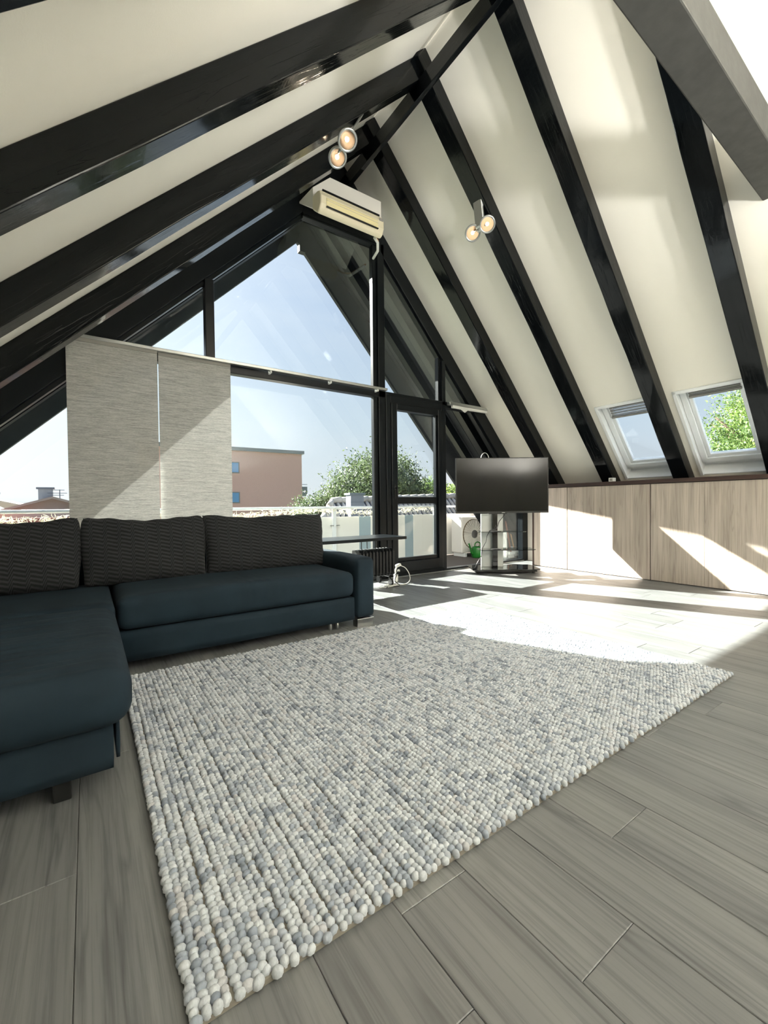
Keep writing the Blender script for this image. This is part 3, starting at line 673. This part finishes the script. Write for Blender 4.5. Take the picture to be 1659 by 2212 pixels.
def mk(name, V, nb, C):
    me = bpy.data.meshes.new(name); lp = []; st = []; tot = []
    one = np.concatenate([np.array(f) for f in BF]); ln = np.array([len(f) for f in BF])
    allv = (one[None, :] + (np.arange(nb) * nv)[:, None]).ravel(); lens = np.tile(ln, nb); starts = np.concatenate([[0], np.cumsum(lens)[:-1]])
    me.vertices.add(len(V)); me.vertices.foreach_set('co', V.astype(np.float32).ravel())
    me.loops.add(len(allv)); me.loops.foreach_set('vertex_index', allv.astype(np.int32))
    me.polygons.add(len(lens)); me.polygons.foreach_set('loop_start', starts.astype(np.int32)); me.polygons.foreach_set('loop_total', lens.astype(np.int32))
    me.polygons.foreach_set('use_smooth', np.ones(len(lens), bool))
    at = me.color_attributes.new('tone', 'FLOAT_COLOR', 'POINT'); at.data.foreach_set('color', np.concatenate([C, np.ones((len(C), 1))], 1).astype(np.float32).ravel())
    me.materials.append(M['wool']); me.update(); me.validate(); return me
rinv = ROOT[rg.name].inverted(); off = np.array(rinv.translation)
wl = bpy.data.objects.new('wool_bobbles', mk('wool_bobbles', V + off, len(rest), C)); COL.objects.link(wl); wl.parent = rg; wl['kind'] = 'stuff'
bobm = [mk('wool_bobble', BV * np.array([.0116, .0104, .0115]), 1, np.repeat(tones[i:i + 1] * np.array([.68, .735, .83]), nv, 0)) for i in range(8)]
for q in sorted(near):
    o = bpy.data.objects.new('wool_bobble', bobm[idx[q]]); COL.objects.link(o); o.parent = rg; x, y, s1, s2, a = P[q]
    o.location = rinv @ Vector((x, y, .0135)); o.rotation_euler = (0, 0, a); o.scale = (s1, s2, s2)

# ================================================================ television on its stand
YAW = -math.radians(34.73); BC = Vector((4.632, 3.80, 0))     # middle of the plinth front
def loc_(m): return m.xf(Matrix.Translation(BC) @ Matrix.Rotation(YAW, 4, 'Z'))
ts = thing('tv_stand', (4.75, 3.95, 0), 'tv stand with black column, silver panel and glass shelves', 'tv stand')
m = MB().box(-.42, .42, .0, .40, .018, .045); loc_(m).build('plinth', 'dark_plastic', ts, bevel=.004)
for x in (-.38, .38):
    for y in (.03, .36): loc_(MB().lathe([(0, 0), (.018, 0), (.018, .02), (0, .02)], (x, y, 0), seg=12)).build('foot', 'dark_plastic', ts)
def plate(x0, x1, y0, y1, z0, z1, r=.06):
    pts = []
    for cx_, cy_, a0 in ((x1 - r, y0 + r, -90), (x1 - r, y1 - r, 0), (x0 + r, y1 - r, 90), (x0 + r, y0 + r, 180)):
        for k_ in range(7): a = math.radians(a0 + 15 * k_); pts.append((cx_ + r * math.cos(a), cy_ + r * math.sin(a)))
    n_ = len(pts); return MB().add([(x, y, z0) for x, y in pts] + [(x, y, z1) for x, y in pts], [tuple(range(n_ - 1, -1, -1)), tuple(range(n_, 2 * n_))] + [(i, (i + 1) % n_, (i + 1) % n_ + n_, i + n_) for i in range(n_)])
loc_(plate(-.455, .47, -.03, .44, .047, .056)).build('base_plate', 'black_glass', ts)
loc_(MB().box(-.145, -.075, .15, .21, .056, .86)).build('column', 'black_glass', ts, bevel=.004)
loc_(MB().box(-.285, .025, .235, .262, .056, .80)).build('back_panel', 'silver_panel', ts, bevel=.004)
loc_(plate(-.335, .285, .0, .27, .556, .563)).build('shelf', 'shelfglass', ts); loc_(plate(-.345, .41, -.02, .30, .312, .320)).build('shelf', 'shelfglass', ts)
for z in (.563, .320):
    loc_(MB().lathe([(0, 0), (.07, 0), (.07, .006), (0, .008)], (-.11, .10, z), seg=20)).build('shelf_bracket', 'dark_plastic', ts)
loc_(MB().box(-.20, -.02, .14, .20, .80, .83)).build('mount_head', 'dark_plastic', ts, bevel=.004)
loc_(MB().box(-.30, .15, .185, .215, .86, 1.30)).build('mount_plate', 'dark_plastic', ts)
tv = thing('television', (4.75, 3.95, .81), 'large black flat television mounted on the stand', 'television')
loc_(MB().box(-.652, .622, .12, .165, .812, 1.575)).build('bezel', 'dark_plastic', tv, bevel=.004)
loc_(MB().box(-.638, .608, .1165, .121, .838, 1.562)).build('screen', 'screen', tv)
loc_(MB().box(-.45, .42, .165, .185, .86, 1.35)).build('rear_cover', 'dark_plastic', tv, bevel=.01)
loc_(MB().box(-.022, .018, .112, .118, .818, .824)).build('logo_bar', 'alu', tv); loc_(MB().box(-.06, .05, .12, .16, .802, .814)).build('sensor_bar', 'dark_plastic', tv, bevel=.003)
pts = [(-.235 + .055 * math.cos(math.radians(180 - a)), .19, 1.56 + .09 * math.sin(math.radians(a))) for a in range(0, 181, 15)]
loc_(MB().tube([(-.29, .19, 1.33)] + pts + [(-.18, .19, 1.33)], .005, 6)).build('aerial_loop', 'alu', tv, smooth=True)
cb = MB().tube([(.04, .17, .83), (.02, .16, .78), (-.06, .12, .70), (-.10, .10, .60), (-.20, .09, .575), (-.24, .08, .50), (-.25, .10, .42), (-.30, .10, .33), (-.31, .12, .22), (-.36, .14, .13), (-.40, .10, .066), (-.44, .06, .062)], .005, 6)
tag(loc_(cb).build('cable', 'dark_plastic', smooth=True), 'thin black cable trailing down the tv stand', 'cable')

# ================================================================ uplighter floor lamps added unseen behind the viewpoint to brighten the room
def fill(x, y, watts, label):
    t = thing('fill_lamp', (x, y, 0), label, 'floor lamp', 'uplighter floor lamps added for brightness')
    MB().lathe([(0, 0), (.15, 0), (.15, .02), (.03, .03), (0, .03)], (x, y, 0), seg=28).build('base', 'dark_plastic', t, smooth=True)
    MB().tube([(x, y, .02), (x, y, 1.62)], .013, 10).build('pole', 'dark_plastic', t, smooth=True)
    MB().lathe([(.03, 1.60), (.12, 1.63), (.21, 1.70), (.215, 1.70), (.125, 1.622), (.03, 1.592)], (x, y, 0), seg=32).build('shade', 'white_paint', t, smooth=True)
    MB().lathe([(0, 1.63), (.03, 1.635), (.035, 1.66), (0, 1.68)], (x, y, 0), seg=16).build('bulb', 'bulb', t, smooth=True)
    ld = bpy.data.lights.new('lamp_light', 'SPOT'); ld.energy = watts; ld.color = (1, .99, .97); ld.spot_size = math.radians(165); ld.spot_blend = .4; ld.shadow_soft_size = .16
    lo = bpy.data.objects.new('lamp_light', ld); COL.objects.link(lo); lo.parent = t; lo.location = (0, 0, 1.72); lo.rotation_euler = (math.pi, 0, 0)
fill(2.9, -2.45, 250, 'black uplighter floor lamp added unseen nearer the oak fronts'); fill(1.9, -2.2, 160, 'black uplighter floor lamp added unseen in the middle of the rear half')

# ================================================================ window desk, radiator, cables
dk = thing('window_desk', (2.3, 4.15, 0), 'narrow black desk board on thin legs along the window', 'desk')
MB().box(1.88, 3.04, 3.93, 4.40, .545, .578).build('desk_top', M['black_glass'] if False else 'frame', dk, bevel=.003)
for x, y in ((2.66, 4.32), (2.74, 4.32), (2.90, 4.36), (1.95, 3.98), (1.95, 4.35), (2.03, 4.35)):
    MB().tube([(x, y, .545), (x + .004, y, 0)], .005, 6).build('leg', 'rad', dk)
rd = thing('radiator', (2.72, 4.19, 0), 'black oil filled radiator under the desk', 'radiator')
for i in range(11):
    x = 2.50 + i * .046
    prof = [(4.10, .13), (4.115, .11), (4.255, .11), (4.27, .13), (4.27, .41), (4.255, .43), (4.115, .43), (4.10, .41)]
    MB().prism_x(prof, x, x + .012).build('fin', 'rad', rd, bevel=.003)
    MB().prism_x([(4.09, .14), (4.11, .14), (4.11, .40), (4.09, .40)], x - .008, x + .020).build('fin_edge', 'rad', rd, bevel=.004)
MB().tube([(2.49, 4.185, .37), (2.985, 4.185, .37)], .02, 10).build('header_pipe', 'rad', rd); MB().tube([(2.49, 4.185, .17), (2.985, 4.185, .17)], .02, 10).build('header_pipe', 'rad', rd)
for x in (2.58, 2.90):
    MB().tube([(x, 4.06, .08), (x, 4.09, .105), (x, 4.28, .105), (x, 4.31, .08)], .008, 6).build('foot_bracket', 'rad', rd)
    for y in (4.06, 4.31): MB().lathe([(0, -.012), (.04, -.012), (.04, .012), (0, .012)], (x, y, .04), Vector((1, 0, 0)), 16).build('wheel', 'rad', rd)
ws = thing('plug_adapter', (3.07, 4.20, 0), 'white plug adapter with coiled cable standing by the radiator', 'plug adapter')
MB().rbox((3.075, 4.2, .05), (.022, .022, .05), .008, (4, 4, 4)).build('adapter_base', 'white_plastic', ws, smooth=True)
MB().tube([(3.075, 4.2, .09), (3.07, 4.2, .15), (3.085, 4.19, .19)], .010, 8).build('neck', 'white_plastic', ws, smooth=True)
MB().rbox((3.105, 4.19, .205), (.036, .02, .018), .01, (6, 4, 4), mat=Matrix.Rotation(-.3, 3, 'Y')).build('plug_head', 'white_plastic', ws, smooth=True)
MB().lathe([(0, 0), (.016, 0), (.018, .02), (.008, .03), (0, .03)], (3.095, 4.17, .13), seg=10).build('plug', 'white_plastic', ws, smooth=True)
c = [(3.13, 4.18, .20), (3.19, 4.16, .17), (3.225, 4.13, .10), (3.20, 4.08, .04), (3.12, 4.03, .008), (3.00, 4.0, .006), (2.9, 4.0, .006), (2.84, 4.03, .006), (2.86, 4.07, .006), (2.95, 4.08, .006), (3.0, 4.05, .006), (2.93, 4.01, .012), (2.83, 4.02, .012), (2.80, 4.06, .012), (2.88, 4.09, .014), (2.97, 4.06, .016), (2.90, 3.98, .014), (2.80, 3.98, .006), (2.70, 4.0, .006)]
def smooth_path(p, k=5):
    p = [Vector(q) for q in p]; out = []
    for i in range(len(p) - 1):
        a, b, c_, d = p[max(i - 1, 0)], p[i], p[i + 1], p[min(i + 2, len(p) - 1)]
        for j in range(k):
            t = j / k; out.append(.5 * ((2 * b) + (c_ - a) * t + (2 * a - 5 * b + 4 * c_ - d) * t * t + (3 * b - a - 3 * c_ + d) * t ** 3))
    return out + [p[-1]]
MB().tube(smooth_path(c), .005, 6).build('cord', 'white_plastic', ws, smooth=True)
tag(MB().tube(smooth_path([(2.99, 4.13, .09), (3.03, 4.08, .15), (2.98, 4.04, .13), (2.95, 4.05, .05), (2.98, 4.0, .008), (2.92, 3.96, .006), (2.82, 3.99, .006), (2.76, 3.95, .006)]), .005, 6).build('cord', 'dark_plastic', smooth=True), 'dark coiled power cord on the floor by the radiator', 'cord')

# ================================================================ balcony
tag(MB().box(-2.2, 8.2, GO, 6.25, -.16, -.05).build('balcony_floor', 'deck'), 'grey brown balcony deck outside the glass', 'balcony floor', kind='structure')
rn = thing('balcony_railing', (3, 6.1, -.05), 'white balcony railing with cream infill panels', 'railing')
MB().tube([(-2.2, 6.1, .915), (8.2, 6.1, .895)], .022, 10).build('handrail', 'railpaint', rn, smooth=True)
for x in (-1.3, 1.113, 3.254, 5.4, 7.5): MB().box(x - .03, x + .03, 6.09, 6.13, -.05, .895).build('post', 'railpaint', rn, bevel=.003)
for x in (3.20, 3.31): MB().tube([(x - .03, 6.08, .62), (x + .03, 6.08, .62)], .008, 6).build('clamp', 'alu', rn)
edges = [(-2.2, -1.33), (-1.27, 1.083), (1.143, 3.224), (3.284, 3.737), (3.968, 4.703), (4.895, 5.37), (5.43, 7.47), (7.53, 8.2)]
for a, b in edges: MB().box(a, b, 6.13, 6.15, -.04, .755).build('infill_panel', 'balpanel', rn)
for a, b in ((3.737, 3.968), (4.703, 4.895)): MB().box(a, b, 6.135, 6.155, -.04, .75).build('infill_panel', 'balgrey', rn)  # narrow blue-grey strips between the cream panels
g = MB()
for i in range(1500):
    x = rng.uniform(-2.1, 5.6); y = 6.1 + rng.normal(0, .02); z = .84 + .03 * math.sin(x * 2.7) + rng.normal(0, .022); p = Vector((x, y, z))
    d = Vector((rng.normal(0, 1), rng.normal(0, .5), rng.normal(0, .8))).normalized(); k_ = Vector((rng.normal(0, .4), 0, -.3))
    g.tube([p - d * .032, p, p + (d + k_).normalized() * .034], [.002, .0045, .001], 4, cap=False)
gr = g.build('raffia_garland', 'raffia'); tag(gr, 'straw coloured raffia garland wound along the balcony rail', 'garland')
# outdoor condenser
cu = thing('condenser_unit', (6.03, 5.86, -.05), 'beige outdoor condenser with a round fan grille on the balcony', 'condenser')
MB().box(5.72, 6.36, 5.72, 6.0, .02, .70).build('housing', 'balpanel', cu, bevel=.02)
cc = Vector((6.03, 5.71, .37)); gb = MB().lathe([(.0, .0), (.27, .0), (.27, .012), (.285, .012), (.285, 0)], cc + Vector((0, .01, 0)), Vector((0, -1, 0)), 36).build('fan_opening', plain('beige_grille', S((104, 90, 66)), .6), cu)
for i in range(32):
    a = 2 * math.pi * i / 32; r0, r1 = .07, .28
    MB().tube([cc + Vector((r0 * math.cos(a), -.012, r0 * math.sin(a))), cc + Vector((r1 * math.cos(a + .12), -.012, r1 * math.sin(a + .12)))], .006, 5).build('grille_bar', 'balpanel', gb)
MB().lathe([(0, 0), (.08, 0), (.08, .012), (0, .016)], cc + Vector((0, -.008, 0)), Vector((0, -1, 0)), 24).build('hub_disc', 'alu', cu)
for x in (5.78, 6.26): MB().box(x, x + .05, 5.70, 6.0, -.05, .02).build('foot', 'railpaint', cu)
wc = thing('watering_can', (5.90, 5.52, -.05), 'green plastic watering can on the balcony deck', 'watering can'); wx, wy = 5.90, 5.52
MB().lathe([(0, 0), (.085, 0), (.095, .02), (.092, .17), (.078, .20), (.055, .205)], (wx, wy, -.05), seg=24).build('body', 'green', wc, smooth=True)
MB().tube(smooth_path([(wx - .08, wy, 0), (wx - .14, wy, .06), (wx - .19, wy - .01, .17), (wx - .21, wy - .01, .22)]), [.02] * 6 + [.014] * 9 + [.020], 10).build('spout', 'green', wc, smooth=True)
MB().tube(smooth_path([(wx - .05, wy, .14), (wx - .04, wy, .21), (wx + .03, wy, .235), (wx + .10, wy, .19), (wx + .095, wy, .06)]), .011, 8).build('handle', 'green', wc, smooth=True)
def broom(x, y, lean, mat, lab, hw):
    t = thing('broom', (x, y, -.05), lab, 'broom', 'brooms leaning on the balcony')
    MB().tube([(x, y, .05), (x + lean, y + .25, 1.15)], .012, 8).build('stick', mat, t, smooth=True)
    hd = MB().rbox((x, y, .03), (hw, .03, .03), .012, (6, 4, 4)).build('broom_head', 'white_plastic', t, smooth=True)
    for i in range(9): MB().tube([(x - hw + .02 + i * (hw - .02) / 4, y, .01), (x - hw * 1.1 + .02 + i * (hw * 1.1 - .02) / 4, y - .01, -.05)], [.008, .005], 5).build('bristle_tuft', 'balpanel', hd)
broom(6.35, 5.10, .02, 'stick2', 'broom with a reddish brown stick on the balcony', .09); broom(6.60, 5.22, -.05, 'stick', 'broom with a pale wooden stick on the balcony', .12); broom(6.52, 5.36, .10, 'brown', 'broom with a dark brown stick on the balcony', .08)

# ---------------------------------------------------------------- roof overhang outside
ov = thing('roof_overhang', (2.5, 5.1, 1.0), 'dark timber roof overhang outside the glazed gable', 'roof', kind='structure')
YO = 5.67
m = MB(); slab(m, -1, -2.6, XP, GO, YO, .14, .10); m.build('roof_covering', 'outroof', ov); m = MB(); slab(m, 1, XP, 7.2, GO, YO, .14, .10); m.build('roof_covering', 'outroof', ov)
nb = 9; wbd = (YO - GO) / nb
for i in range(nb):
    a, b = GO + i * wbd + .004, GO + (i + 1) * wbd - .004
    m = MB(); slab(m, -1, -2.6, XP, a, b, .10, .0); m.build('soffit_board', 'soffit', ov); m = MB(); slab(m, 1, XP, 7.0, a, b, .10, .0); m.build('soffit_board', 'soffit', ov)
for y in (4.80, 5.22):
    m = MB(); slab(m, -1, -2.6, XP, y, y + .10, .12, -.12); m.build('outer_rafter', 'frame', ov); m = MB(); slab(m, 1, XP, 7.0, y, y + .10, .12, -.12); m.build('outer_rafter', 'frame', ov)
m = MB(); slab(m, -1, -2.6, XP, YO - .05, YO, .36, -.22); m.build('barge_board', 'soffit', ov); m = MB(); slab(m, 1, XP, 7.0, YO - .05, YO, .40, -.30); m.build('barge_board', 'soffit', ov)
MB().box(XP - .04, XP + .05, YO - .07, YO + .01, 4.50, 4.75).build('apex_block', 'soffit', ov)

# ================================================================ neighbourhood
tag(MB().box(-120, 160, 6.6, 260, -7.2, -7.0).build('ground', 'ground', keep=True), 'ground far below the balcony', 'ground', kind='structure')
pb = thing('apartment_building', (18, 45, -7), 'pink brick flat roofed apartment block beyond the balcony', 'building')
q = 45 / 30
x1 = 13.3 * q; top = .95 + 3.83 * q
pbm = MB(); pbm.hexa([(x1 - 16, 45.5, -7), (x1, 45, -7), (x1 + 2, 58, -7), (x1 - 14, 58.5, -7), (x1 - 16, 45.5, top), (x1, 45, top), (x1 + 2, 58, top), (x1 - 14, 58.5, top)]); pbm.build('walls', 'brick_pink', pb)
m = MB(); m.hexa([(x1 - 16.2, 45.2, top), (x1 + .2, 44.7, top), (x1 + 2.2, 58.3, top), (x1 - 14.2, 58.8, top), (x1 - 16.2, 45.2, top + .35), (x1 + .2, 44.7, top + .35), (x1 + 2.2, 58.3, top + .35), (x1 - 14.2, 58.8, top + .35)]); m.build('roof_edge', 'roof_edge', pb)
for wx0 in (x1 - 7.9, x1 - 12.5):
    for wz in (4.45, 1.35, -1.75, -4.8):
        yb = 45 + (x1 - wx0) / 16 * .5
        f = MB().box(wx0 - .1, wx0 + 1.0, yb - .12, yb + .1, wz - .1, wz + 1.05).build('window', 'roof_edge', pb); MB().box(wx0 + .02, wx0 + .88, yb - .15, yb - .10, wz, wz + .95).build('pane', 'blue_glass', f)
for bz in (2.0, -1.1, -4.2):
    b_ = MB().box(x1, x1 + 1.1, 46, 49, bz, bz + 1.1).build('balcony', 'roof_edge', pb); MB().tube([(x1, 46, bz + 1.35), (x1 + 1.1, 46, bz + 1.35)], .04, 6).build('balcony_rail', 'alu', b_); MB().box(x1, x1 + .9, 46.2, 48.8, bz - .7, bz - .1).build('balcony_underside', 'brick_pink', b_)
# neighbouring tiled roof
nr = thing('tiled_house', (11, 15.5, -7), 'house with a grey pantiled roof and a slate chimney below the balcony', 'house')
A = Vector((8.55, 16.2, 1.12)); B = Vector((19, 14.2, 1.42)); D = (B - A); ex = Vector((D.x, D.y, 0)).normalized(); out = Vector((ex.y, -ex.x, 0)); Lr = D.length
if out.y > 0: out = -out
dn = (out * 1.0 + Vector((0, 0, -.75))); lenr = 4.6; dz = Vector((0, 0, .10))
m = MB(); m.hexa([A + dn * lenr - dz * 2, B + dn * lenr - dz * 2, B - dz * 2, A - dz * 2, A + dn * lenr - dz, B + dn * lenr - dz, B - dz, A - dz]); m.build('roof_slope', 'slate_and_shade', nr)  # dark base puts shade into the valleys between the tile rolls
for i in range(49):
    p = A + D * (i / 48) - Vector((0, 0, .06)); pts_ = []; rr = []
    for j in range(11):
        for e_, r_ in ((0, .060), (.96, .085)): pts_.append(p + dn * (lenr * (j + e_) / 11)); rr.append(r_)
    MB().tube(pts_, rr, 6).build('tile_roll', 'tile', nr, smooth=True)
m = MB(); hv = [A, A + dn * 4.6 - ex * 3.4, A + dn * 4.6]; m.add([*hv, *[q_ + Vector((0, 0, -.1)) for q_ in hv]], [(0, 1, 2), (5, 4, 3), (0, 3, 4, 1), (1, 4, 5, 2)]); m.build('hip_slope', 'tile', nr)
for i in range(27):
    p = A + D * ((i + .0) / 26); MB().tube([p - ex * .03 + Vector((0, 0, .02)), p + ex * .40 + Vector((0, 0, .05))], [.12, .135], 8).build('ridge_tile', 'tile', nr, smooth=True)
for i in range(12):
    p = A + (dn * 4.6 - ex * 3.4) * (i / 12); e_ = (dn * 4.6 - ex * 3.4).normalized(); MB().tube([p, p + e_ * .5 + Vector((0, 0, .03))], [.11, .13], 8).build('hip_tile', 'tile', nr, smooth=True)
w_ = MB(); e0 = A + dn * 4.0 - ex * 2.2; e1 = B + dn * 4.0; w_.hexa([Vector((e0.x, e0.y, -7)), Vector((e1.x, e1.y, -7)), Vector((e1.x, e1.y, -7)) - out * 8, Vector((e0.x, e0.y, -7)) - out * 8] + [Vector((e0.x, e0.y, -2.0)), Vector((e1.x, e1.y, -2.0)), Vector((e1.x, e1.y, -2.0)) - out * 8, Vector((e0.x, e0.y, -2.0)) - out * 8]); w_.build('walls', 'far_wall', nr)
chc = A + ex * .62 + dn * 1.1
m = MB(); m.hexa([chc + ex * a + out * b + Vector((0, 0, c_)) for c_ in (-.9, 1.05) for a, b in ((-.28, .3), (.28, .3), (.28, -.3), (-.28, -.3))]); ch = m.build('chimney', 'slate', nr, bevel=.01)
m = MB(); m.hexa([chc + ex * a + out * b + Vector((0, 0, c_)) for c_ in (1.05, 1.13) for a, b in ((-.33, .35), (.33, .35), (.33, -.35), (-.33, -.35))]); m.build('chimney_cap', 'roof_edge', ch)
for z in (-.3, .05, .4, .75):
    m = MB(); m.hexa([chc + ex * a + out * b + Vector((0, 0, c_)) for c_ in (z, z + .012) for a, b in ((-.285, .305), (.285, .305), (.285, -.305), (-.285, -.305))]); m.build('slate_course', 'slate_and_shade', ch)
# distant gabled houses
def house(x, y, w, d, eave, ridge, lab, wall='far_wall', chim=True):
    t = thing('gabled_house', (x, y, -7), lab, 'house', 'distant gabled houses beyond the railing')
    MB().box(x - w / 2, x + w / 2, y, y + d, -7, eave).build('walls', wall, t); MB().prism([(x - w / 2, eave), (x + w / 2, eave), (x, ridge - .15)], y + .05, y + d - .05).build('gable', 'far_roof', t)
    for s_ in (-1, 1):
        m = MB(); e_ = x + s_ * (w / 2 + .4); ez = eave - .3
        m.hexa([(x, y - .4, ridge - .15), (e_, y - .4, ez), (e_, y + d + .4, ez), (x, y + d + .4, ridge - .15), (x, y - .4, ridge), (e_, y - .4, ez + .15), (e_, y + d + .4, ez + .15), (x, y + d + .4, ridge)]); m.build('roof_slope', 'far_roof', t)
    if chim:
        c_ = MB().box(x - .9, x - .1, y + 2, y + 2.6, ridge - .8, ridge + .55).build('chimney', 'slate', t); MB().box(x - 1.0, x, y + 1.9, y + 2.7, ridge + .55, ridge + .68).build('chimney_cap', 'slate_and_shade', c_)
    for k_ in (-1, 1):
        f = MB().box(x + k_ * w * .22 - .5, x + k_ * w * .22 + .5, y - .06, y + .05, eave - 1.9, eave - .7).build('window', 'white_paint', t); MB().box(x + k_ * w * .22 - .42, x + k_ * w * .22 + .42, y - .09, y - .05, eave - 1.82, eave - .78).build('pane', 'blue_glass', f)
    return t
house(-1.9, 36, 5.6, 9, .85, 1.72, 'distant gabled house with an aerial mast'); house(-6.6, 50, 6.5, 9, .9, 1.75, 'distant gabled house with a brick wall', 'far_brick'); house(-6.2, 38, 1.9, 7, .75, 1.40, 'distant gabled house standing farther back'); house(-12.0, 38, 6.5, 9, .7, 1.5, 'distant gabled house at the end of the row')
am = thing('aerial_mast', (-1.9, 38, 1.6), 'thin television aerial on a distant roof', 'aerial')
MB().tube([(-1.6, 38, 1.5), (-1.6, 38, 2.25)], .03, 5).build('mast', 'slate_and_shade', am)
for z, l in ((2.22, .45), (2.0, .7), (1.85, .4)): MB().tube([(-1.6 - l, 38, z), (-1.6 + l * .6, 38, z)], .02, 5).build('rod', 'slate_and_shade', am)
m = MB(); m.box(-14, 2, 33.5, 34, -7, .35); tag(m.build('garden_wall', 'far_brick', keep=True), 'red brick terrace wall in front of the distant houses', 'wall')
# trees
def tree(c, rx, ry, rz, base, lab, n, ls, mat='leaf', seed=1, group='trees seen through the windows'):
    r = np.random.default_rng(seed); c = Vector(c); t = thing('tree', (c.x, c.y, base), lab, 'tree', group)
    MB().tube([(c.x, c.y, base), (c.x + .1, c.y, c.z - rz * .6), (c.x, c.y + .1, c.z + rz * .3)], [.35, .25, .08], 8).build('trunk', 'bark', t, smooth=True)
    nbr = 9
    for i in range(nbr):
        a = 2 * math.pi * i / nbr + r.uniform(-.3, .3); e_ = Vector((c.x + rx * .8 * math.cos(a), c.y + ry * .8 * math.sin(a), c.z + rz * r.uniform(-.3, .5)))
        MB().tube([(c.x, c.y, c.z - rz * .5), Vector((c.x, c.y, c.z - rz * .2)).lerp(e_, .5), e_], [.12, .07, .02], 6).build('branch', 'bark', t, smooth=True)
    # clumps of leaves on a lumpy crown
    ncl = max(40, n // 230); cp = r.normal(0, 1, (ncl, 3)); cp /= np.linalg.norm(cp, axis=1)[:, None]; cp *= r.uniform(.45, 1.0, (ncl, 1)) ** .5 * np.array([rx, ry, rz]) * .86
    k_ = r.integers(0, ncl, n); pos = cp[k_] + r.normal(0, 1, (n, 3)) * np.array([rx, ry, rz]) * .13 + np.array(c)
    a = r.normal(0, 1, (n, 3)); a /= np.linalg.norm(a, axis=1)[:, None]; b = np.cross(a, r.normal(0, 1, (n, 3))); b /= np.linalg.norm(b, axis=1)[:, None]
    s_ = ls * r.uniform(.6, 1.3, (n, 1)); V = np.stack([pos - a * s_, pos + b * s_ * .45, pos + a * s_, pos - b * s_ * .45], 1).reshape(-1, 3) - np.array((c.x, c.y, base))
    me = bpy.data.meshes.new('foliage'); me.vertices.add(len(V)); me.vertices.foreach_set('co', V.astype(np.float32).ravel())
    me.loops.add(4 * n); me.loops.foreach_set('vertex_index', np.arange(4 * n, dtype=np.int32)); me.polygons.add(n)
    me.polygons.foreach_set('loop_start', np.arange(0, 4 * n, 4, dtype=np.int32)); me.polygons.foreach_set('loop_total', np.full(n, 4, np.int32)); me.materials.append(M[mat]); me.update(); me.validate()
    o = bpy.data.objects.new('foliage', me); COL.objects.link(o); o.parent = t; o['kind'] = 'stuff'
tree((16.3, 24, .9), 4.0, 3.6, 3.7, -7, 'large round leafy tree behind the slate chimney', 46000, .095, seed=3)
tree((13.0, 26, -.6), 2.6, 2.4, 2.6, -7, 'lower leafy tree beside the large round one', 20000, .09, seed=5)
tree((21.6, 24.5, .6), 1.9, 2.0, 2.4, -7, 'pale leafy tree seen through the balcony door', 12000, .09, 'leaf2', seed=6)
tree((24.6, 24.0, .8), 1.7, 2.0, 2.1, -7, 'pale leafy tree seen beside the television', 10000, .09, 'leaf2', seed=8)
tree((13.6, 2.9, 2.0), 1.6, 1.9, 2.3, -7, 'bright green tree seen through the roof window', 42000, .036, 'leaf2', seed=9)
